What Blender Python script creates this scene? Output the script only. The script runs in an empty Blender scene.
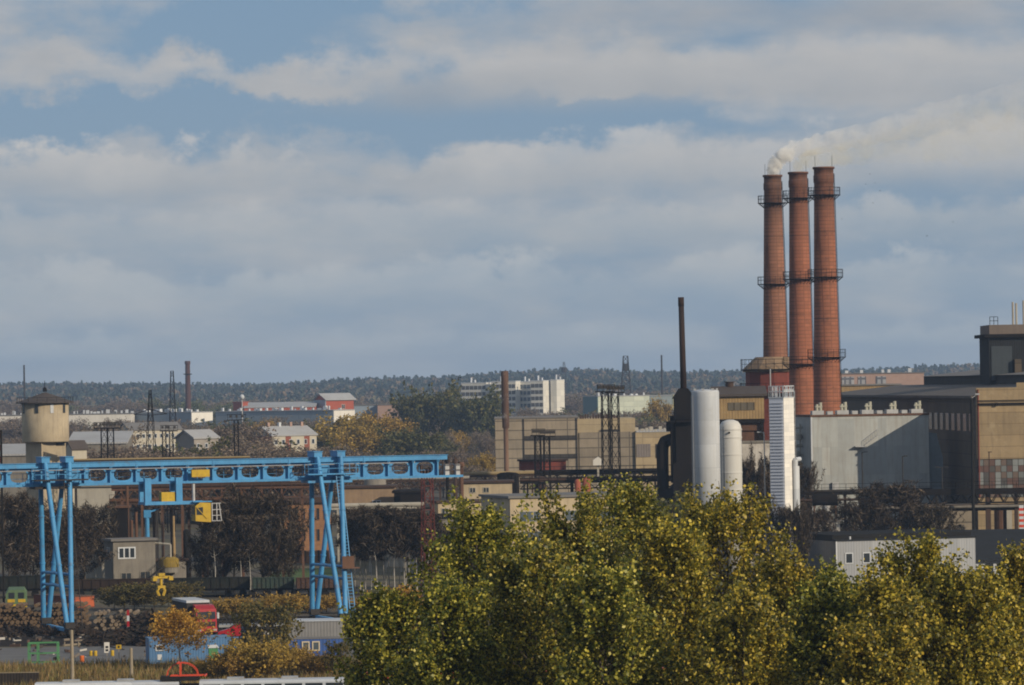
import bpy, math, random
import numpy as np
from mathutils import Vector, Matrix
R = math.radians
rnd = random.Random(7)
rng = np.random.default_rng(11)
S = bpy.context.scene
C = S.collection

# ---------------------------------------------------------------- camera, sky, sun, exposure
F = 4550.0                      # focal length in pixels (long telephoto)
EYE = 25.0                      # eye height in metres
HZ = 385.0                      # picture row of the horizon at the centre column
ROLL = R(0.95)
cd = bpy.data.cameras.new('camera')
cam = bpy.data.objects.new('camera', cd); C.objects.link(cam)
cam.location = (0, 0, EYE)
cam.rotation_euler = (R(90), ROLL, 0)
cd.sensor_width = 36.0
cd.lens = F / 1024 * 36.0
cd.shift_y = (HZ - 342.5) / 1024
cd.clip_start = 1.0; cd.clip_end = 20000
S.camera = cam
S.render.resolution_x = 1024; S.render.resolution_y = 685

SUN_AZ, SUN_EL = R(50), R(22)   # sun stands behind the camera's right shoulder
sun_dir = Vector((math.sin(SUN_AZ) * math.cos(SUN_EL), -math.cos(SUN_AZ) * math.cos(SUN_EL), math.sin(SUN_EL)))
sl = bpy.data.lights.new('sun', 'SUN'); sl.energy = 3.9; sl.angle = R(0.5); sl.color = (1.0, 0.86, 0.66)
so = bpy.data.objects.new('sun', sl); C.objects.link(so)
so.location = (80, -60, 120)
so.rotation_euler = (-sun_dir).to_track_quat('-Z', 'Y').to_euler()

S.view_settings.view_transform = 'Standard'
S.view_settings.look = 'None'
S.view_settings.exposure = 0.0
S.view_settings.gamma = 1.0
S.render.engine = 'CYCLES'
S.cycles.use_denoising = True
try: S.cycles.denoiser = 'OPENIMAGEDENOISE'
except Exception: pass
S.cycles.max_bounces = 6; S.cycles.diffuse_bounces = 2; S.cycles.glossy_bounces = 2
S.cycles.transmission_bounces = 3; S.cycles.volume_bounces = 4; S.cycles.transparent_max_bounces = 6
S.cycles.caustics_reflective = False; S.cycles.caustics_refractive = False
S.cycles.filter_width = 1.9

W = bpy.data.worlds.new('World'); S.world = W; W.use_nodes = True
def world_sky():
    nt = W.node_tree; N = nt.nodes; L = nt.links
    N.clear()
    out = N.new('ShaderNodeOutputWorld'); bg = N.new('ShaderNodeBackground')
    sky = N.new('ShaderNodeTexSky'); sky.sky_type = 'NISHITA'; sky.sun_disc = False
    sky.sun_elevation = SUN_EL; sky.sun_rotation = R(180) - SUN_AZ; sky.altitude = 30
    tc = N.new('ShaderNodeTexCoord'); sp = N.new('ShaderNodeSeparateXYZ')
    L.new(tc.outputs['Generated'], sp.inputs[0])
    def m(op, a, b=None, clamp=False):
        n = N.new('ShaderNodeMath'); n.operation = op; n.use_clamp = clamp
        for i, v in enumerate((a, b)):
            if v is None: continue
            if isinstance(v, (int, float)): n.inputs[i].default_value = v
            else: L.new(v, n.inputs[i])
        return n.outputs[0]
    x, y, z = sp.outputs
    hor = m('MAXIMUM', m('SQRT', m('ADD', m('MULTIPLY', x, x), m('MULTIPLY', y, y))), 0.05)
    u0 = m('MULTIPLY', m('DIVIDE', x, hor), 45.5)          # azimuth and elevation, one unit = 1.26 degrees
    v0 = m('MULTIPLY', m('DIVIDE', z, hor), 45.5)
    def noise(sx, sy, sc, det, off, rough=0.55):
        c = N.new('ShaderNodeCombineXYZ')
        L.new(m('MULTIPLY', u0, sx), c.inputs[0]); L.new(m('MULTIPLY', v0, sy), c.inputs[1]); c.inputs[2].default_value = off
        n = N.new('ShaderNodeTexNoise'); n.inputs['Scale'].default_value = sc; n.inputs['Detail'].default_value = det
        n.inputs['Roughness'].default_value = rough
        L.new(c.outputs[0], n.inputs['Vector'])
        return m('SUBTRACT', n.outputs[0], 0.5)
    w1 = noise(1, 1.6, 0.9, 5, 3.1); w2 = noise(1, 1.2, 1.0, 6, 8.7, 0.62)
    u = m('ADD', u0, m('MULTIPLY', w1, 3.0)); v = m('ADD', v0, m('MULTIPLY', w2, 1.35))
    def blob(cu, cv, a, b, amp):
        p = m('POWER', m('ABSOLUTE', m('DIVIDE', m('SUBTRACT', u, cu), a)), 2.0)
        q = m('POWER', m('ABSOLUTE', m('DIVIDE', m('SUBTRACT', v, cv), b)), 2.0)
        return m('MULTIPLY', m('EXPONENT', m('MULTIPLY', m('ADD', p, q), -1.0)), amp)
    cover = m('ADD', m('MULTIPLY', noise(0.75, 2.4, 0.8, 6, 0.0), 1.7), 0.5)
    for b in ((-4.7, 2.72, 1.0, 0.30, -1.0), (-3.2, 2.84, 0.9, 0.22, -0.9), (-0.9, 2.82, 1.6, 0.36, -1.1), (0.8, 2.66, 1.1, 0.2, -1.05), (-2.9, 3.58, 1.5, 0.26, -0.85),
              (-1.0, 3.85, 1.4, 0.12, -0.3), (-2.5, 2.65, 0.5, 0.3, 0.4), (-2.4, 3.08, 1.2, 0.22, 0.75), (0.5, 2.98, 2.2, 0.12, 0.35), (4.6, 1.6, 1.4, 0.5, -0.25), (-0.1, 1.15, 0.7, 0.35, -0.2), (-4.9, 3.3, 0.7, 0.3, 0.4), (2.6, 3.1, 3.0, 0.33, 0.42), (0.2, 3.25, 2.5, 0.2, 0.35),
              (-3.0, 2.28, 2.6, 0.28, 0.2), (1.2, 2.15, 3.0, 0.25, 0.2), (3, 0.8, 4, 0.5, -0.15)):
        cover = m('ADD', cover, blob(*b))
    cr = N.new('ShaderNodeMapRange'); cr.interpolation_type = 'SMOOTHSTEP'
    cr.inputs['From Min'].default_value = 0.02; cr.inputs['From Max'].default_value = 1.0
    L.new(cover, cr.inputs[0])
    # cloud brightness varies: lit tops, grey undersides
    shade = m('ADD', m('MULTIPLY', noise(1.0, 3.2, 1.0, 5, 5.0, 0.5), 0.9), 0.52, True)
    cc = N.new('ShaderNodeMix'); cc.data_type = 'RGBA'
    cc.inputs[6].default_value = (0.285, 0.312, 0.345, 1); cc.inputs[7].default_value = (0.49, 0.475, 0.465, 1)
    L.new(shade, cc.inputs[0])
    # clear sky: the Nishita colour pulled towards the washed-out blue of a moist autumn day
    skc = N.new('ShaderNodeMix'); skc.data_type = 'RGBA'; skc.inputs[0].default_value = 0.8
    sc_ = N.new('ShaderNodeVectorMath'); sc_.operation = 'SCALE'; sc_.inputs[3].default_value = SKY_STRENGTH
    L.new(sky.outputs[0], sc_.inputs[0]); L.new(sc_.outputs[0], skc.inputs[6])
    skc.inputs[7].default_value = (0.140, 0.240, 0.39, 1)
    mx = N.new('ShaderNodeMix'); mx.data_type = 'RGBA'
    # milkier towards the horizon: more air
    fade = m('MULTIPLY', m('EXPONENT', m('MULTIPLY', m('MAXIMUM', v0, 0.0), -0.75)), 0.50)
    L.new(cr.outputs[0], mx.inputs[0]); L.new(skc.outputs[2], mx.inputs[6]); L.new(cc.outputs[2], mx.inputs[7])
    # layers of cumulus: flat grey bases, puffy sunlit tops
    def sstep(val, lo, hi):
        n = N.new('ShaderNodeMapRange'); n.interpolation_type = 'SMOOTHSTEP'
        n.inputs['From Min'].default_value = lo; n.inputs['From Max'].default_value = hi
        L.new(val, n.inputs[0]); return n.outputs[0]
    sky_col = mx.outputs[2]
    for base, hgt, amp, fr, seed, alpha, soft, u_lo, u_hi, under, lit in (
            (0.30, 0.30, 0.45, 1.3, 21.0, 0.30, 0.15, -99, 99, (0.315, 0.375, 0.42), (0.52, 0.52, 0.505)),
            (0.85, 0.42, 0.75, 1.0, 33.0, 0.42, 0.25, -99, 99, (0.275, 0.335, 0.39), (0.53, 0.52, 0.50)),
            (1.40, 0.42, 0.55, 0.9, 47.0, 0.50, 0.22, -99, 99, (0.265, 0.315, 0.36), (0.50, 0.485, 0.47)),
            (1.98, 0.46, 0.85, 0.8, 58.0, 0.80, 0.20, -99, 99, (0.285, 0.315, 0.352), (0.52, 0.50, 0.48)),
            (2.80, 0.50, 0.55, 0.6, 64.0, 0.62, 0.16, -2.6, -0.8, (0.27, 0.295, 0.33), (0.47, 0.46, 0.45)),
            (3.52, 0.45, 0.40, 0.6, 71.0, 0.45, 0.20, -0.5, 1.5, (0.245, 0.27, 0.31), (0.40, 0.395, 0.395))):
        n = N.new('ShaderNodeTexNoise'); n.inputs['Scale'].default_value = fr; n.inputs['Detail'].default_value = 7; n.inputs['Roughness'].default_value = 0.6
        c = N.new('ShaderNodeCombineXYZ'); L.new(u0, c.inputs[0]); L.new(m('MULTIPLY', v0, 1.3), c.inputs[1]); c.inputs[2].default_value = seed
        L.new(c.outputs[0], n.inputs['Vector']); nz = m('SUBTRACT', n.outputs[0], 0.5)
        top = m('SUBTRACT', m('ADD', m('MULTIPLY', nz, amp * 2), base + hgt), v0)
        a = m('MULTIPLY', sstep(top, -0.03, 0.16), sstep(m('ADD', v0, m('MULTIPLY', w2, 0.25)), base - soft, base + soft))
        a = m('MULTIPLY', a, m('ADD', m('MULTIPLY', w1, 1.2), alpha, True), True)
        if u_lo > -90: a = m('MULTIPLY', a, sstep(u0, u_lo, u_hi))
        hh = m('ADD', m('MULTIPLY', m('DIVIDE', m('SUBTRACT', v0, base), hgt), 0.55), m('MULTIPLY', nz, 1.1))
        k = N.new('ShaderNodeMix'); k.data_type = 'RGBA'; k.inputs[6].default_value = under + (1,); k.inputs[7].default_value = lit + (1,)
        L.new(m('ADD', hh, 0.22, True), k.inputs[0])
        q = N.new('ShaderNodeMix'); q.data_type = 'RGBA'
        L.new(a, q.inputs[0]); L.new(sky_col, q.inputs[6]); L.new(k.outputs[2], q.inputs[7]); sky_col = q.outputs[2]
    mz = N.new('ShaderNodeMix'); mz.data_type = 'RGBA'
    L.new(fade, mz.inputs[0]); L.new(sky_col, mz.inputs[6]); mz.inputs[7].default_value = (0.385, 0.445, 0.475, 1)
    dv = N.new('ShaderNodeVectorMath'); dv.operation = 'SCALE'; dv.inputs[3].default_value = 1.12 / SKY_STRENGTH
    L.new(mz.outputs[2], dv.inputs[0])
    L.new(dv.outputs[0], bg.inputs[0]); bg.inputs[1].default_value = SKY_STRENGTH
    L.new(bg.outputs[0], out.inputs[0])
SKY_STRENGTH = 0.08
world_sky()

# ---------------------------------------------------------------- helpers
def unroll(px, py):
    dx, dy = px - 512.0, py - HZ
    return dx * math.cos(ROLL) - dy * math.sin(ROLL), dx * math.sin(ROLL) + dy * math.cos(ROLL)
def P(px, py, Y):                       # the point seen at a pixel, Y metres away
    u, v = unroll(px, py)
    return Vector((u / F * Y, Y, EYE - v / F * Y))
def G(px, py):                          # the ground point seen at a pixel
    u, v = unroll(px, py)
    Y = EYE * F / v
    return Vector((u / F * Y, Y, 0))
def Z(px, py, Y): return P(px, py, Y).z
def X(px, Y, py=450): return P(px, py, Y).x
def MP(Y): return Y / F                 # metres per pixel

MATS = {}
def node_mat(name):
    m = bpy.data.materials.new(name); m.use_nodes = True
    N = m.node_tree.nodes; L = m.node_tree.links
    return m, N, L, N['Principled BSDF']
def rgba(c): return (c[0], c[1], c[2], 1)
def mixc(N, L, fac, a, b, mode='MIX'):
    n = N.new('ShaderNodeMix'); n.data_type = 'RGBA'; n.blend_type = mode
    for s, v in ((0, fac), (6, a), (7, b)):
        if isinstance(v, (int, float)): n.inputs[s].default_value = v
        elif isinstance(v, tuple): n.inputs[s].default_value = rgba(v)
        else: L.new(v, n.inputs[s])
    return n.outputs[2]
def ramp(N, L, src, lo, hi):
    n = N.new('ShaderNodeMapRange'); n.inputs[1].default_value = lo; n.inputs[2].default_value = hi
    L.new(src, n.inputs[0]); return n.outputs[0]
def noise_at(N, L, vec, scale, detail=4, rough=0.6):
    n = N.new('ShaderNodeTexNoise'); n.inputs['Scale'].default_value = scale; n.inputs['Detail'].default_value = detail
    n.inputs['Roughness'].default_value = rough
    L.new(vec, n.inputs['Vector']); return n.outputs[0]
def scaled(N, L, vec, s):
    n = N.new('ShaderNodeMapping'); n.inputs['Scale'].default_value = s; L.new(vec, n.inputs['Vector']); return n.outputs[0]
def wall_uv(N, L):                      # (x + y, z) of the object's own frame: runs along any upright wall
    tc = N.new('ShaderNodeTexCoord'); s = N.new('ShaderNodeSeparateXYZ'); c = N.new('ShaderNodeCombineXYZ'); a = N.new('ShaderNodeMath')
    L.new(tc.outputs['Object'], s.inputs[0]); L.new(s.outputs[0], a.inputs[0]); L.new(s.outputs[1], a.inputs[1])
    L.new(a.outputs[0], c.inputs[0]); L.new(s.outputs[2], c.inputs[1])
    return tc.outputs['Object'], c.outputs[0]

def weathered(name, col, dirt=None, rough=0.8, amt=0.55, scale=0.6, streak=0.5, metal=0.0, joints=None, jcol=None, ribs=None, spot=None, spot_amt=0.45):
    """painted or bare surface with blotches, rain streaks, optional panel joints (w, h, gap) and corrugation ribs (pitch)"""
    if name in MATS: return MATS[name]
    m, N, L, b = node_mat(name)
    dirt = dirt or tuple(c * 0.5 for c in col)
    obj, uv = wall_uv(N, L)
    n1 = noise_at(N, L, obj, scale, 6, 0.65)
    c = mixc(N, L, ramp(N, L, n1, 0.42, 0.75), col, mixc(N, L, amt, col, dirt))
    if streak:
        n2 = noise_at(N, L, scaled(N, L, uv, (1.6, 0.12, 1)), 1.4, 5, 0.7)
        f = N.new('ShaderNodeMath'); f.operation = 'MULTIPLY'; f.inputs[1].default_value = streak
        L.new(ramp(N, L, n2, 0.48, 0.72), f.inputs[0]); c = mixc(N, L, f.outputs[0], c, dirt)
    if spot:
        n3 = noise_at(N, L, obj, scale * 2.3, 5, 0.7)
        f = N.new('ShaderNodeMath'); f.operation = 'MULTIPLY'; f.inputs[1].default_value = spot_amt * 2
        f.use_clamp = True
        L.new(ramp(N, L, n3, 0.55, 0.8), f.inputs[0]); c = mixc(N, L, f.outputs[0], c, spot)
    if joints:
        br = N.new('ShaderNodeTexBrick'); br.offset = 0.0; br.inputs['Scale'].default_value = 1.0
        br.inputs['Brick Width'].default_value = joints[0]; br.inputs['Row Height'].default_value = joints[1]
        br.inputs['Mortar Size'].default_value = joints[2]; br.inputs['Color1'].default_value = (0.86, 0.86, 0.86, 1)
        br.inputs['Color2'].default_value = (1.08, 1.06, 1.03, 1); br.inputs['Mortar'].default_value = rgba(jcol or (0.4, 0.4, 0.4))
        br.inputs['Bias'].default_value = 0.0
        L.new(uv, br.inputs['Vector']); c = mixc(N, L, 1.0, c, br.outputs[0], 'MULTIPLY')
    oi = N.new('ShaderNodeObjectInfo')
    hs = N.new('ShaderNodeHueSaturation')
    mr = N.new('ShaderNodeMapRange'); mr.inputs[3].default_value = 0.94; mr.inputs[4].default_value = 1.05
    L.new(oi.outputs['Random'], mr.inputs[0]); L.new(mr.outputs[0], hs.inputs['Value']); L.new(c, hs.inputs['Color'])
    L.new(hs.outputs[0], b.inputs['Base Color'])
    b.inputs['Roughness'].default_value = rough; b.inputs['Metallic'].default_value = metal
    b.inputs['Specular IOR Level'].default_value = 0.25 if max(col) > 0.06 else 0.04
    if ribs:
        wv = N.new('ShaderNodeTexWave'); wv.inputs['Scale'].default_value = 1.0 / ribs / 3.18; wv.bands_direction = 'X'
        L.new(uv, wv.inputs['Vector'])
        bp = N.new('ShaderNodeBump'); bp.inputs['Strength'].default_value = 0.22; bp.inputs['Distance'].default_value = ribs * 0.3
        L.new(wv.outputs['Fac'], bp.inputs['Height']); L.new(bp.outputs[0], b.inputs['Normal'])
    MATS[name] = m
    return m
def plain(name, col, rough=0.6, metal=0.0):
    if name in MATS: return MATS[name]
    m, N, L, b = node_mat(name)
    tc = N.new('ShaderNodeTexCoord')
    n = noise_at(N, L, tc.outputs['Object'], 1.3, 4)
    L.new(mixc(N, L, ramp(N, L, n, 0.3, 0.75), tuple(c * 1.1 for c in col), tuple(c * 0.78 for c in col)), b.inputs['Base Color'])
    b.inputs['Roughness'].default_value = rough; b.inputs['Metallic'].default_value = metal
    b.inputs['Specular IOR Level'].default_value = 0.3 if max(col) > 0.06 or rough < 0.3 else 0.05
    MATS[name] = m; return m
def leafy(name, cols, translucent=0.25, rough=0.6, spec=0.2):
    """leaves: every leaf picks its own colour from cols = [(position, colour), ...]"""
    m, N, L, b = node_mat(name)
    g = N.new('ShaderNodeNewGeometry'); cr = N.new('ShaderNodeValToRGB')
    cr.color_ramp.interpolation = 'LINEAR'
    while len(cr.color_ramp.elements) < len(cols): cr.color_ramp.elements.new(0.5)
    for e, (p, c) in zip(cr.color_ramp.elements, cols): e.position = p; e.color = rgba(c)
    L.new(g.outputs['Random Per Island'], cr.inputs[0])
    tc = N.new('ShaderNodeTexCoord')
    n = noise_at(N, L, tc.outputs['Object'], 0.45, 3)
    oi = N.new('ShaderNodeObjectInfo')
    hs = N.new('ShaderNodeHueSaturation')
    mr = N.new('ShaderNodeMapRange'); mr.inputs[3].default_value = 0.49; mr.inputs[4].default_value = 0.505
    L.new(oi.outputs['Random'], mr.inputs[0]); L.new(mr.outputs[0], hs.inputs['Hue'])
    mv = N.new('ShaderNodeMapRange'); mv.inputs[1].default_value = 0.3; mv.inputs[2].default_value = 0.7; mv.inputs[3].default_value = 0.72; mv.inputs[4].default_value = 1.25
    L.new(n, mv.inputs[0]); L.new(mv.outputs[0], hs.inputs['Value'])
    L.new(cr.outputs[0], hs.inputs['Color'])
    b.inputs['Roughness'].default_value = rough; b.inputs['Specular IOR Level'].default_value = spec
    L.new(hs.outputs[0], b.inputs['Base Color'])
    if translucent:
        t = N.new('ShaderNodeBsdfTranslucent'); L.new(hs.outputs[0], t.inputs[0])
        mx = N.new('ShaderNodeMixShader'); mx.inputs[0].default_value = translucent
        L.new(b.outputs[0], mx.inputs[1]); L.new(t.outputs[0], mx.inputs[2])
        L.new(mx.outputs[0], N['Material Output'].inputs[0])
    MATS[name] = m; return m

class MB:
    """gathers boxes, tubes and prisms into one mesh"""
    def __init__(s): s.v = []; s.f = []
    def add(s, vs, fs):
        o = len(s.v); s.v += [tuple(v) for v in vs]; s.f += [tuple(i + o for i in f) for f in fs]; return s
    def box(s, x0, x1, y0, y1, z0, z1):
        return s.add([(x0, y0, z0), (x1, y0, z0), (x1, y1, z0), (x0, y1, z0), (x0, y0, z1), (x1, y0, z1), (x1, y1, z1), (x0, y1, z1)],
                     [(3, 2, 1, 0), (4, 5, 6, 7), (0, 1, 5, 4), (1, 2, 6, 5), (2, 3, 7, 6), (3, 0, 4, 7)])
    def cyl(s, p0, p1, r0, r1=None, n=8, caps=True):
        p0, p1 = Vector(p0), Vector(p1); r1 = r0 if r1 is None else r1
        d = (p1 - p0).normalized(); a = d.orthogonal().normalized(); b = d.cross(a)
        vs = []
        for p, r in ((p0, r0), (p1, r1)):
            for k in range(n):
                t = 2 * math.pi * k / n; vs.append(p + (a * math.cos(t) + b * math.sin(t)) * r)
        fs = [(k, (k + 1) % n, n + (k + 1) % n, n + k) for k in range(n)]
        if caps: fs += [tuple(range(n - 1, -1, -1)), tuple(range(n, 2 * n))]
        return s.add(vs, fs)
    def bar(s, p0, p1, w, h=None):
        p0, p1 = Vector(p0), Vector(p1); h = h or w
        d = (p1 - p0).normalized()
        a = d.cross(Vector((0, 0, 1)))
        a = Vector((1, 0, 0)) if a.length < 1e-4 else a.normalized()
        b = a.cross(d)
        vs = [p + a * sx * w / 2 + b * sz * h / 2 for p in (p0, p1) for sx, sz in ((-1, -1), (1, -1), (1, 1), (-1, 1))]
        return s.add(vs, [(3, 2, 1, 0), (4, 5, 6, 7), (0, 1, 5, 4), (1, 2, 6, 5), (2, 3, 7, 6), (3, 0, 4, 7)])
    def lathe(s, prof, n=24, cx=0, cy=0, cap=True):
        vs = [(cx + r * math.cos(2 * math.pi * k / n), cy + r * math.sin(2 * math.pi * k / n), z) for r, z in prof for k in range(n)]
        fs = [(i * n + k, i * n + (k + 1) % n, (i + 1) * n + (k + 1) % n, (i + 1) * n + k) for i in range(len(prof) - 1) for k in range(n)]
        if cap: fs += [tuple(range(n - 1, -1, -1)), tuple(range((len(prof) - 1) * n, len(prof) * n))]
        return s.add(vs, fs)
    def prism(s, prof, y0, y1):          # profile in (x, z), counter-clockwise, drawn out along y
        n = len(prof)
        return s.add([(x, y0, z) for x, z in prof] + [(x, y1, z) for x, z in prof],
                     [tuple(range(n)), tuple(range(2 * n - 1, n - 1, -1))] + [(n + k, n + (k + 1) % n, (k + 1) % n, k) for k in range(n)])
    def prismx(s, prof, x0, x1):         # profile in (y, z), drawn out along x
        n = len(prof)
        return s.add([(x0, y, z) for y, z in prof] + [(x1, y, z) for y, z in prof],
                     [tuple(range(n - 1, -1, -1)), tuple(range(n, 2 * n))] + [(k, (k + 1) % n, n + (k + 1) % n, n + k) for k in range(n)])
    def lattice(s, x, y, z0, z1, w0, w1, n, t, faces=4):
        """square lattice mast"""
        def c(k, zf):
            w = (w0 + (w1 - w0) * zf) / 2; sx, sy = ((-1, -1), (1, -1), (1, 1), (-1, 1))[k % 4]
            return Vector((x + sx * w, y + sy * w, z0 + (z1 - z0) * zf))
        for k in range(4): s.bar(c(k, 0), c(k, 1), t)
        for i in range(n):
            for k in range(faces):
                a, b = (k, k + 1) if i % 2 else (k + 1, k)
                s.bar(c(a, i / n), c(b, (i + 1) / n), t * 0.7)
                s.bar(c(k, (i + 1) / n), c(k + 1, (i + 1) / n), t * 0.6)
        return s
    def rail(s, pts, h, t=0.07, gap=1.5):
        for a, b in zip(pts[:-1], pts[1:]):
            a, b = Vector(a), Vector(b); L_ = (b - a).length; n = max(1, int(L_ / gap))
            for zz in (h, h * 0.5): s.bar(a + Vector((0, 0, zz)), b + Vector((0, 0, zz)), t)
            for i in range(n + 1):
                q = a.lerp(b, i / n); s.bar(q, q + Vector((0, 0, h)), t)
        return s
    def build(s, name, mat, parent=None, smooth=False, loc=None, rz=0):
        me = bpy.data.meshes.new(name); me.from_pydata(s.v, [], s.f); me.update()
        if smooth: me.polygons.foreach_set('use_smooth', [True] * len(me.polygons))
        me.materials.append(mat)
        return link(name, me, parent, loc, rz)
def link(name, me, parent=None, loc=None, rz=0):
    o = bpy.data.objects.new(name, me); C.objects.link(o)
    if parent: o.parent = parent
    if loc is not None: o.location = loc
    if rz: o.rotation_euler.z = rz
    return o
def tag(o, label=None, cat=None, group=None, kind=None):
    for k, v in (('label', label), ('category', cat), ('group', group), ('kind', kind)):
        if v: o[k] = v
    return o
def thing(name, label, cat, loc, rz=0, group=None):
    o = bpy.data.objects.new(name, None); C.objects.link(o)
    o.empty_display_size = 0.5
    o.location = loc; o.rotation_euler.z = rz
    return tag(o, label, cat, group)
def copy_tree(root, loc, rz=0, scale=None, label=None):
    r = root.copy(); C.objects.link(r); r.location = loc; r.rotation_euler.z = rz
    if scale: r.scale = scale
    if label: r['label'] = label
    for ch in list(root.children):
        c = ch.copy(); C.objects.link(c); c.parent = r
        for g in list(ch.children):
            d = g.copy(); C.objects.link(d); d.parent = c
    return r
def quads_mesh(name, cen, size, mat, aspect=1.0, up=None, jit=0.35):
    """one small randomly turned quad per centre (leaf, twig or clump)"""
    n = len(cen); cen = np.asarray(cen, float)
    a = rng.normal(size=(n, 3))
    if up is not None: a = a * (1 - up) + np.array([0, 0, 1.0]) * up * np.sign(rng.random((n, 1)) - 0.15)
    a /= np.linalg.norm(a, axis=1)[:, None]
    b = np.cross(a, rng.normal(size=(n, 3))); b /= np.linalg.norm(b, axis=1)[:, None] + 1e-9
    sz = (size * (1 + jit * (rng.random(n) * 2 - 1)))[:, None] / 2
    a = a * sz * aspect; b = b * sz
    v = np.empty((n, 4, 3)); v[:, 0] = cen - a; v[:, 1] = cen + b * 0.8 - a * 0.1; v[:, 2] = cen + a; v[:, 3] = cen - b * 0.8 - a * 0.1
    return raw_mesh(name, v.reshape(-1, 3), np.arange(n * 4).reshape(n, 4), mat)
def raw_mesh(name, v, f, mat):
    me = bpy.data.meshes.new(name)
    k = f.shape[1]
    me.vertices.add(len(v)); me.vertices.foreach_set('co', np.ascontiguousarray(v, np.float32).ravel())
    me.loops.add(f.size); me.loops.foreach_set('vertex_index', np.ascontiguousarray(f, np.int32).ravel())
    me.polygons.add(len(f)); me.polygons.foreach_set('loop_start', np.arange(0, f.size, k, dtype=np.int32))
    me.update(calc_edges=True); me.validate()
    if mat: me.materials.append(mat)
    return me

# buildings -------------------------------------------------------
def cblock(name, label, cat, pl, pc, pr, pyt, Y, yaw, wall, roofm, roof='flat', rise=1.2, over=0.3, pyb=None, depth=None, group=None, thick=0.3):
    """a building seen from a corner: pl..pr its left and right picture columns, pc its nearest upright edge; yaw > 0 shows its left side.
    Local frame: front wall on y = 0 facing -y, x centred, z from the ground."""
    m = MP(Y); a = R(yaw)
    if yaw > 0: Wd = (pr - pc) * m / math.cos(a); D = depth or max((pc - pl) * m / math.sin(a), 3)
    elif yaw < 0: Wd = (pc - pl) * m / math.cos(a); D = depth or max((pr - pc) * m / math.sin(-a), 3)
    else: Wd = (pr - pl) * m; D = depth or 10
    pc = pc if yaw else (pl + pr) / 2
    c = P(pc, pyt, Y)
    H = c.z
    off = (Wd / 2 if yaw > 0 else -Wd / 2) if yaw else 0
    z0 = P(pc, pyb, Y).z if pyb else 0
    root = thing(name, label, cat, (c.x + off * math.cos(a), c.y + off * math.sin(a), z0), a, group)
    root['W'], root['D'], root['H'] = Wd, D, H - z0
    H -= z0
    w = MB()
    if roof == 'gx':                     # ridge along x, gables at the ends
        w.prismx([(0, 0), (D, 0), (D, H), (D / 2, H + rise), (0, H)], -Wd / 2, Wd / 2)
        r = MB()
        r.prismx([(-over, H - over * rise / D * 2 + .05), (D / 2, H + rise + .05), (D / 2, H + rise + .05 + thick), (-over, H - over * rise / D * 2 + .05 + thick)], -Wd / 2 - over, Wd / 2 + over)
        r.prismx([(D / 2 + .002, H + rise + .05), (D + over, H - over * rise / D * 2 + .05), (D + over, H - over * rise / D * 2 + .05 + thick), (D / 2 + .002, H + rise + .05 + thick)], -Wd / 2 - over, Wd / 2 + over)
    elif roof == 'gy':                   # ridge along y, gable towards the front
        w.prism([(-Wd / 2, 0), (Wd / 2, 0), (Wd / 2, H), (0, H + rise), (-Wd / 2, H)], 0, D)
        r = MB(); q = over * rise / Wd * 2
        r.prism([(-Wd / 2 - over, H - q + .05), (0, H + rise + .05), (0, H + rise + .05 + thick), (-Wd / 2 - over, H - q + .05 + thick)], -over, D + over)
        r.prism([(.002, H + rise + .05), (Wd / 2 + over, H - q + .05), (Wd / 2 + over, H - q + .05 + thick), (.002, H + rise + .05 + thick)], -over, D + over)
    elif roof == 'shed':                 # one slope rising to the back
        w.prismx([(0, 0), (D, 0), (D, H + rise), (0, H)], -Wd / 2, Wd / 2)
        r = MB().prismx([(-over, H - over * rise / D + .05), (D + over, H + rise + over * rise / D + .05), (D + over, H + rise + over * rise / D + .05 + thick), (-over, H - over * rise / D + .05 + thick)], -Wd / 2 - over, Wd / 2 + over)
    else:
        w.box(-Wd / 2, Wd / 2, 0, D, 0, H)
        r = MB().box(-Wd / 2 - over, Wd / 2 + over, -over, D + over, H + .003, H + thick)
    wo = w.build('wall', wall, root); ro = r.build('roof', roofm, root)
    return root, Wd, D, H, wo, ro
def window_meshes(w, h, fm, gm, t=0.09, bars=1):
    f = MB()
    f.box(-w / 2, w / 2, -0.06, 0.05, -h / 2, -h / 2 + t); f.box(-w / 2, w / 2, -0.06, 0.05, h / 2 - t, h / 2)
    for k in range(bars + 2):
        x = -w / 2 + t / 2 + (w - t) * k / (bars + 1); f.box(x - t / 2, x + t / 2, -0.058, 0.048, -h / 2 + t, h / 2 - t)
    g = MB().box(-w / 2 + t, w / 2 - t, -0.03, 0.03, -h / 2 + t, h / 2 - t)
    return f, g
def windows(parent, spots, w, h, fm, gm, side='front', t=0.09, bars=1, D=0, Wd=0, name='window'):
    """framed windows at spots (position along the wall, height of centre) on the front or left wall"""
    fo = go = None
    for (x, z) in spots:
        if fo is None:
            f, g = window_meshes(w, h, fm, gm, t, bars)
            o = f.build(name, fm, parent); p = g.build('pane', gm, o); fo, go = o, p
        else:
            o = fo.copy(); C.objects.link(o); o.parent = parent
            p = go.copy(); C.objects.link(p); p.parent = o
        if side == 'front': o.location = (x, -0.02, z)
        elif side == 'left': o.location = (-Wd / 2 - 0.02, x, z); o.rotation_euler.z = R(-90)
        elif side == 'right': o.location = (Wd / 2 + 0.02, x, z); o.rotation_euler.z = R(90)
def put(parent, mb, name, mat, smooth=False): return mb.build(name, mat, parent, smooth)

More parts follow.
